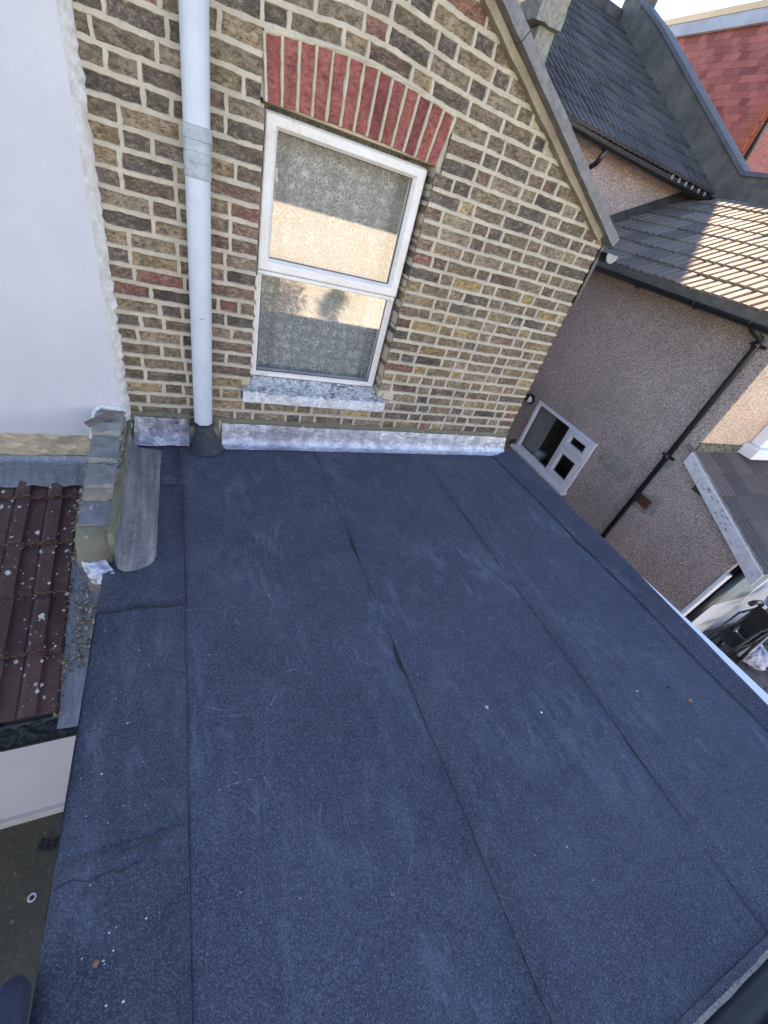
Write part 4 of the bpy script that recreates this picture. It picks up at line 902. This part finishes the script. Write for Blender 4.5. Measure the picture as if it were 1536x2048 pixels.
# ================================================================== RED TILE-HUNG HOUSE
rh = thing('red_dormer_house', 'house with red tile-hung loft dormer, grey fascia and flat roof behind parapet', 'house', (10.5, 6, -2.2))
XD, YD = 9.0, 4.12
MB().box(XP + .24, 15, 3.25, 10.4, -2.2, 3.0).build('wall', PBRICK, rh)
MB().box(XD, 14.5, YD, 10.0, 2.9, 5.5).build('dormer_wall', TILE_R, rh)
ch = MB().box(XD - .012, XD - .002, YD + .002, 9.9, 3.0, 5.36).build('cheek', TILE_R, rh)
pl = MB().add([(0, 0, 0), (.160, 0, 0), (.160, .16, -.008), (0, .16, -.008), (0, -.001, -.014), (.160, -.001, -.014)], [(0, 1, 2, 3), (4, 5, 1, 0)]).mesh('plain_tile', TILE_R)
plo = MB().add([(0, 0, 0), (.160, 0, 0), (.160, .16, -.008), (0, .16, -.008), (0, -.001, -.014), (.160, -.001, -.014)], [(0, 1, 2, 3), (4, 5, 1, 0)]).mesh('corner_tile', TILE_O)
axc = Vector((0, -1, 0)); upc = Vector((0, 0, 1)); nc = axc.cross(upc)
cells = [(r, c) for r in range(21) for c in range(24)]
cells.sort(key=lambda q: (q[1] - max(0, q[0] - 4) * .9, q[0]) if q[0] >= 1 else (99, 0))
rest = MB()
for k, (r, c) in enumerate(cells):
    y = YD + .165 * (c + 1) - (.08 if r % 2 else 0); z = 3.24 + r * .10; o = Vector((XD - .020, y, z))
    if k < 288: place(plo if c == 0 else pl, 'tile', ch, o, axc, upc, nc, .005)
    else: rest.add([o + axc * a + upc * b + nc * e for a, b, e in ((0, 0, 0), (.16, 0, 0), (.16, .16, -.008), (0, .16, -.008), (0, 0, -.014), (.16, 0, -.014))], [(0, 1, 2, 3), (4, 5, 1, 0)])
stuff(rest.build('far_tiles', TILE_R, ch))
bk = MB().box(XD + .002, 14.4, YD - .012, YD - .002, 3.0, 5.36).build('dormer_front', TILE_R, rh)
axb = Vector((1, 0, 0)); nb_ = axb.cross(upc); rest = MB()
for r in range(20):
    for c in range(20):
        o = Vector((XD + .02 + .165 * c - (.08 if r % 2 else 0), YD - .020, 3.24 + r * .10))
        rest.add([o + axb * a + upc * b + nb_ * e for a, b, e in ((0, 0, 0), (.16, 0, 0), (.16, .16, -.008), (0, .16, -.008), (0, 0, -.014), (.16, 0, -.014))], [(0, 1, 2, 3), (4, 5, 1, 0)])
stuff(rest.build('front_tiles', TILE_R, bk))
for a, b in ((3.9, 5.6), (5.604, 10.1)): MB().box(XD - .10, XD - .03, a, b, 5.35, 5.525).build('fascia', simple('grey_fascia', (.34, .37, .42), None, 3, .1, 40, .5), rh)
MB().box(XD - .03, 14.6, 3.9, 3.97, 5.35, 5.525).build('fascia', UPVC2, rh)
ft = MB(); ft.prism([(XD - .11, 5.527), (14.6, 5.527), (14.6, 5.75), (XD + .12, 5.72), (XD - .06, 5.64)], 3.9, 10.1); ft.build('dormer_roof', simple('greenish_felt', (.06, .065, .06), (.09, .09, .08), 3, .5, 80, .9), rh)
MB().tube([(XD + .10, YD - .06, 5.3), (XD + .10, YD - .06, 3.0)], .036, 10).build('downpipe', BLACKP, rh, True)

# ================================================================== YARD THINGS, RIGHT
wc = thing('wheelchair', 'folded black wheelchair with padded handle beside the white lean-to door', 'wheelchair', (6.6, -1.72, -2.2))
def ring(c, r_, t_, nrm, n=36):
    c = Vector(c); nrm = Vector(nrm).normalized(); a = nrm.orthogonal().normalized(); b = nrm.cross(a)
    return MB().tube([c + (a * math.cos(6.2832 * k / n) + b * math.sin(6.2832 * k / n)) * r_ for k in range(n + 1)], t_, 8, False)
METAL = simple('dull_chrome', (.55, .55, .56), None, 9, .1, 40, .35, metal=.9)
for sx, wy in ((0, -1.60), (1, -1.88)):
    hub = Vector((6.95, wy, -1.87)); nv_ = (.15, -1, .1)
    wheel = ring(hub, .30, .020, nv_).build('wheel', BLACKP, wc, True)
    ring(hub + Vector((0, -.02, 0)), .265, .009, nv_).build('hand_rim', METAL, wheel, True)
    sp_ = MB(); nrm = Vector(nv_).normalized(); a = nrm.orthogonal().normalized(); b = nrm.cross(a)
    for k in range(14): q = a * math.cos(k * .4488) + b * math.sin(k * .4488); sp_.tube([hub + q * .03, hub + q * .28], .0025, 5)
    sp_.build('spokes', METAL, wheel); MB().tube([hub + nrm * -.03, hub + nrm * .03], .035, 12).build('hub', UPVC2, wheel, True)
    MB().tube([(6.75, wy + .02, -1.25), (6.72, wy + .02, -1.75), (6.50, wy + .02, -2.12)], .014, 8).build('frame_tube', BLACKP, wc, True)
    MB().tube([(6.30, wy + .02, -1.70), (6.72, wy + .02, -1.72), (6.95, wy + .02, -1.87)], .014, 8).build('frame_tube', BLACKP, wc, True)
    MB().tube([(6.30, wy + .02, -1.30), (6.28, wy + .02, -1.72), (6.22, wy + .02, -2.14)], .014, 8).build('frame_tube', BLACKP, wc, True)
    MB().tube([(6.32, wy + .02, -1.32), (6.74, wy + .02, -1.33)], .016, 8).build('armrest', BLACKP, wc, True)
    MB().tube([(6.75, wy + .02, -1.25), (6.62, wy + .02, -1.17), (6.40, wy + .02, -1.12), (6.30, wy + .02, -1.13)], .032, 10).build('push_handle', BLACKP, wc, True)
    ring((6.22, wy + .02, -2.10), .07, .015, (0, 1, 0), 18).build('castor', BLACKP, wc, True)
MB().grid(lambda u, v: (6.76 - .03 * v, -1.58 - .30 * u, -1.75 + .48 * v + .01 * math.sin(u * 9)), 10, 6).build('backrest', simple('black_nylon', (.02, .02, .024), None, 30, .3, 200, .7), wc, True)
MB().grid(lambda u, v: (6.32 + .42 * v, -1.58 - .30 * u, -1.72 - .05 * math.sin(math.pi * u)), 10, 6).build('seat', simple('black_nylon_seat', (.022, .022, .026), None, 30, .3, 200, .7), wc, True)
def bag(name, loc, s_, seed, mat, lab):
    mb = MB()
    def P(u, v):
        a = 6.2832 * u; t_ = math.pi * v; r_ = math.sin(t_) ** .8 * (1 + .35 * nz(math.cos(a) * 1.6 + seed, math.sin(a) * 1.6, v * 4) + .15 * nz(math.cos(a) * 6, math.sin(a) * 6, v * 11 + seed))
        return (loc[0] + s_[0] * r_ * math.cos(a), loc[1] + s_[1] * r_ * math.sin(a), loc[2] + s_[2] * (1 - math.cos(t_)) * .5 * (1 + .3 * nz(a, seed)))
    mb.grid(P, 48, 20); tag(mb.build(name, mat, None, False), lab, 'bag')
bag('plastic_bag', (7.15, -1.92, -2.17), (.26, .20, .26), 3, simple('crumpled_silver_plastic', (.62, .63, .68), (.30, .30, .36), 10, .8, 20, .3), 'crumpled silver plastic bag lying on the yard in front of wheelchair')
bag('refuse_sack', (7.75, -1.98, -2.17), (.34, .26, .30), 8, simple('dark_sack_plastic', (.03, .03, .035), (.10, .10, .13), 9, .8, 20, .3), 'dark shiny refuse sack on yard paving beyond the silver bag')
bag('blue_bag', (7.0, -1.62, -1.30), (.16, .10, .20), 12, simple('blue_plastic', (.10, .22, .50), (.35, .45, .65), 12, .6, 25, .35), 'blue plastic bag hanging from the wheelchair handle')

# ================================================================== SMALL THINGS, LEFT
st_ = thing('ladder', 'dark navy capped ladder end at roof edge, lower left corner', 'ladder', (-.45, -2.9, -2.2))
sc_ = MB()
def stile(u, v):
    a = 6.2832 * u; L = 1.35 * v ** 2.2; k = math.sqrt(max(0, 1 - (1 - min(1, L / .06)) ** 2)); ca, sa = math.cos(a), math.sin(a)
    return (-.425 + .031 * k * math.copysign(abs(ca) ** .6, ca) + .012 * L, -2.425 - L * .72, .035 - .02 * L + .045 * k * math.copysign(abs(sa) ** .6, sa) - .32 * max(0, L - .25))
sc_.grid(stile, 28, 60); sc_.build('stile', simple('navy_rubber', (.022, .028, .050), (.035, .042, .07), 20, .3, 120, .75), st_, True)
MB().tube([(-.425, -3.40, -.38), (-.75, -3.40, -.38)], .018, 10).build('rung', METAL, st_, True)
wa = MB().tube([(-1.0 + .018 * math.cos(6.2832 * k / 20), -1.78 + .018 * math.sin(6.2832 * k / 20), -2.192) for k in range(21)], .006, 8, False).build('washer', simple('zinc', (.62, .63, .65), None, 9, .1, 40, .4), None, True); tag(wa, 'pale metal washer lying on mossy concrete at lower left', 'washer')
rg = MB().grid(lambda u, v: (-1.02 + .20 * u, -1.49 - .06 * v + .03 * nz(u * 4, v * 3), -2.19 + .02 * abs(nz(u * 6, v * 6))), 12, 6).build('rag', BITUMEN); tag(rg, 'scrap of black rag at foot of lower white wall', 'rag')
sg = MB()
for k in range(420):
    x = random.uniform(-2.2, -.4); y = random.uniform(-4, -1.42); s_ = random.choice((.004, .006, .01, .016)) * random.uniform(.6, 1.2); a = random.random() * 6.28
    vs = [(x + s_ * math.cos(a + q * 1.257) * random.uniform(.6, 1), y + s_ * math.sin(a + q * 1.257) * random.uniform(.6, 1), -2.197 + .2 * s_) for q in range(5)]; vs.append((x, y, -2.197 + .7 * s_))
    sg.add(vs, [(q, (q + 1) % 5, 5) for q in range(5)], random.choice([(.30, .25, .17), (.45, .40, .30), (.12, .09, .05), (.05, .04, .03), (.2, .17, .1)]))
stuff(tag(sg.build('ground_grit', LEAFM), 'grit and leaf scraps on the mossy concrete', 'grit'))
gr = MB()
def chip(x, y, s_, col, zz=.008):
    a = random.random() * 6.28; vs = [(x + s_ * math.cos(a + q * 1.2566) * random.uniform(.6, 1) * (1.5 if q % 2 else 1), y + s_ * math.sin(a + q * 1.2566) * random.uniform(.5, 1), zz) for q in range(5)]; vs.append((x, y, zz + s_ * .8)); gr.add(vs, [(q, (q + 1) % 5, 5) for q in range(5)], col)
for k in range(26):
    x = random.gauss(-.24, .06); y = random.uniform(-2.62, -1.5) if random.random() < .75 else random.uniform(-2.5, -.6); chip(x, y, random.choice((.0014, .002, .0034)), random.choice([(.75, .74, .70), (.6, .58, .5), (.8, .8, .8)]))
for k in range(130):
    chip(random.uniform(-.35, 2.5), random.uniform(-3.0, -.15), random.choice((.0014, .002, .003)), random.choice([(.7, .68, .62), (.5, .46, .38), (.03, .03, .03), (.75, .74, .7)]))
for (x, y, s_, c) in ((1.16, -2.16, .012, (.45, .42, .36)), (2.35, -2.42, .015, (.42, .16, .09)), (1.42, -2.25, .008, (.75, .74, .72)), (2.28, -2.33, .010, (.015, .015, .015)), (-.27, -2.46, .009, (.30, .14, .10)), (2.06, -2.30, .006, (.7, .7, .7)), (.29, -1.0, .010, (.02, .02, .02)), (.35, -1.02, .007, (.02, .02, .02)), (.30, -1.4, .008, (.05, .04, .03))): chip(x, y, s_, c)
stuff(tag(gr.build('roof_chips', LEAFM), 'tiny pale stone chips scattered on the felt roof', 'chips'))

# ================================================================== GARDEN BEHIND THE CAMERA (seen in the window glass)
cb = thing('garden_building', 'cream single-storey garden building reflected in the brick wall window', 'outbuilding', (4.5, -12.5, -2.2))
MB().box(.6, 8.2, -14, -11, -2.2, .88).build('wall', CREAM, cb)
MB().add([(.4, -10.8, .86), (8.4, -10.8, .86), (8.4, -13.2, 3.0), (.4, -13.2, 3.0), (.4, -10.8, .80), (8.4, -10.8, .80)], [(0, 1, 2, 3), (0, 4, 5, 1)]).build('roof', simple('dark_garden_slate', (.045, .048, .055), (.06, .062, .07), 8, .5, 30, .8), cb)
MB().box(5.5, 7.0, -11.02, -10.99, -2.2, -.9).build('door', UPVC2, cb)
MB().box(-9, -.2, -14, -11.5, -2.2, 1.6).build('garden_wall', simple('brown_fence', (.16, .11, .07), (.10, .07, .05), 5, .5, 30, .9), cb)
pt = thing('palm_tree', 'spiky palm in a blue pot reflected in the lower window pane', 'tree', (4.25, -10.3, -2.2))
MB().tube([(4.25, -10.3, -2.2), (4.25, -10.3, -1.95), (4.25, -10.3, -1.9)], [.14, .19, .20], 16).build('pot', simple('blue_glaze', (.16, .22, .5), None, 8, .05, 20, .2), pt, True)
for dx in (-.12, .0, .13): MB().tube([(4.25 + dx * .3, -10.3, -1.95), (4.25 + dx, -10.3, -1.35)], [.03, .022], 8).build('trunk', TANB, pt, True)
cr = MB()
for k in range(260):
    a = random.random() * 6.283; e = random.uniform(-.5, 1.4); d = Vector((math.cos(a) * math.cos(e), math.sin(a) * math.cos(e), math.sin(e))); L = random.uniform(.35, .6); c0 = Vector((4.25 + random.choice((-.12, 0, .13)), -10.3, -1.3)); s_ = d.cross(Vector((0, 0, 1))).normalized() * .013; m_ = c0 + d * L * .55 + Vector((0, 0, .02)); t_ = c0 + d * L - Vector((0, 0, .12))
    cr.add([c0 - s_, c0 + s_, m_ + s_, m_ - s_, t_], [(0, 1, 2, 3), (3, 2, 4)])
cr.build('crown', simple('palm_leaf', (.05, .09, .045), (.08, .12, .06), 20, .1, 20, .6), pt)
bs = thing('flowering_shrub', 'pink flowering shrub reflected in lower left of window', 'shrub', (2.3, -10.2, -2.2))
lv = MB(); fw = MB()
for k in range(2600):
    d = Vector((random.gauss(0, 1), random.gauss(0, 1), random.gauss(0, 1))).normalized() * random.random() ** .4; p = Vector((2.2 + d.x * 1.15, -10.2 + d.y * .6, -1.45 + d.z * .85)); a = Vector((random.gauss(0, 1), random.gauss(0, 1), random.gauss(0, 1))).normalized() * .05; b = a.orthogonal().normalized() * .025
    (fw if k % 6 == 0 and p.x > 2.4 else lv).add([p - a, p - b, p + a, p + b], [(0, 1, 2, 3)])
lv.build('leaves', simple('shrub_leaf', (.055, .085, .04), (.08, .10, .05), 20, .1, 20, .7), bs); fw.build('flowers', simple('pink_petal', (.55, .16, .22), (.65, .30, .34), 20, .1, 20, .7), bs)
MB().tube([(2.2, -10.2, -2.2), (2.2, -10.2, -1.4)], [.05, .03], 8).build('stem', TANB, bs, True)
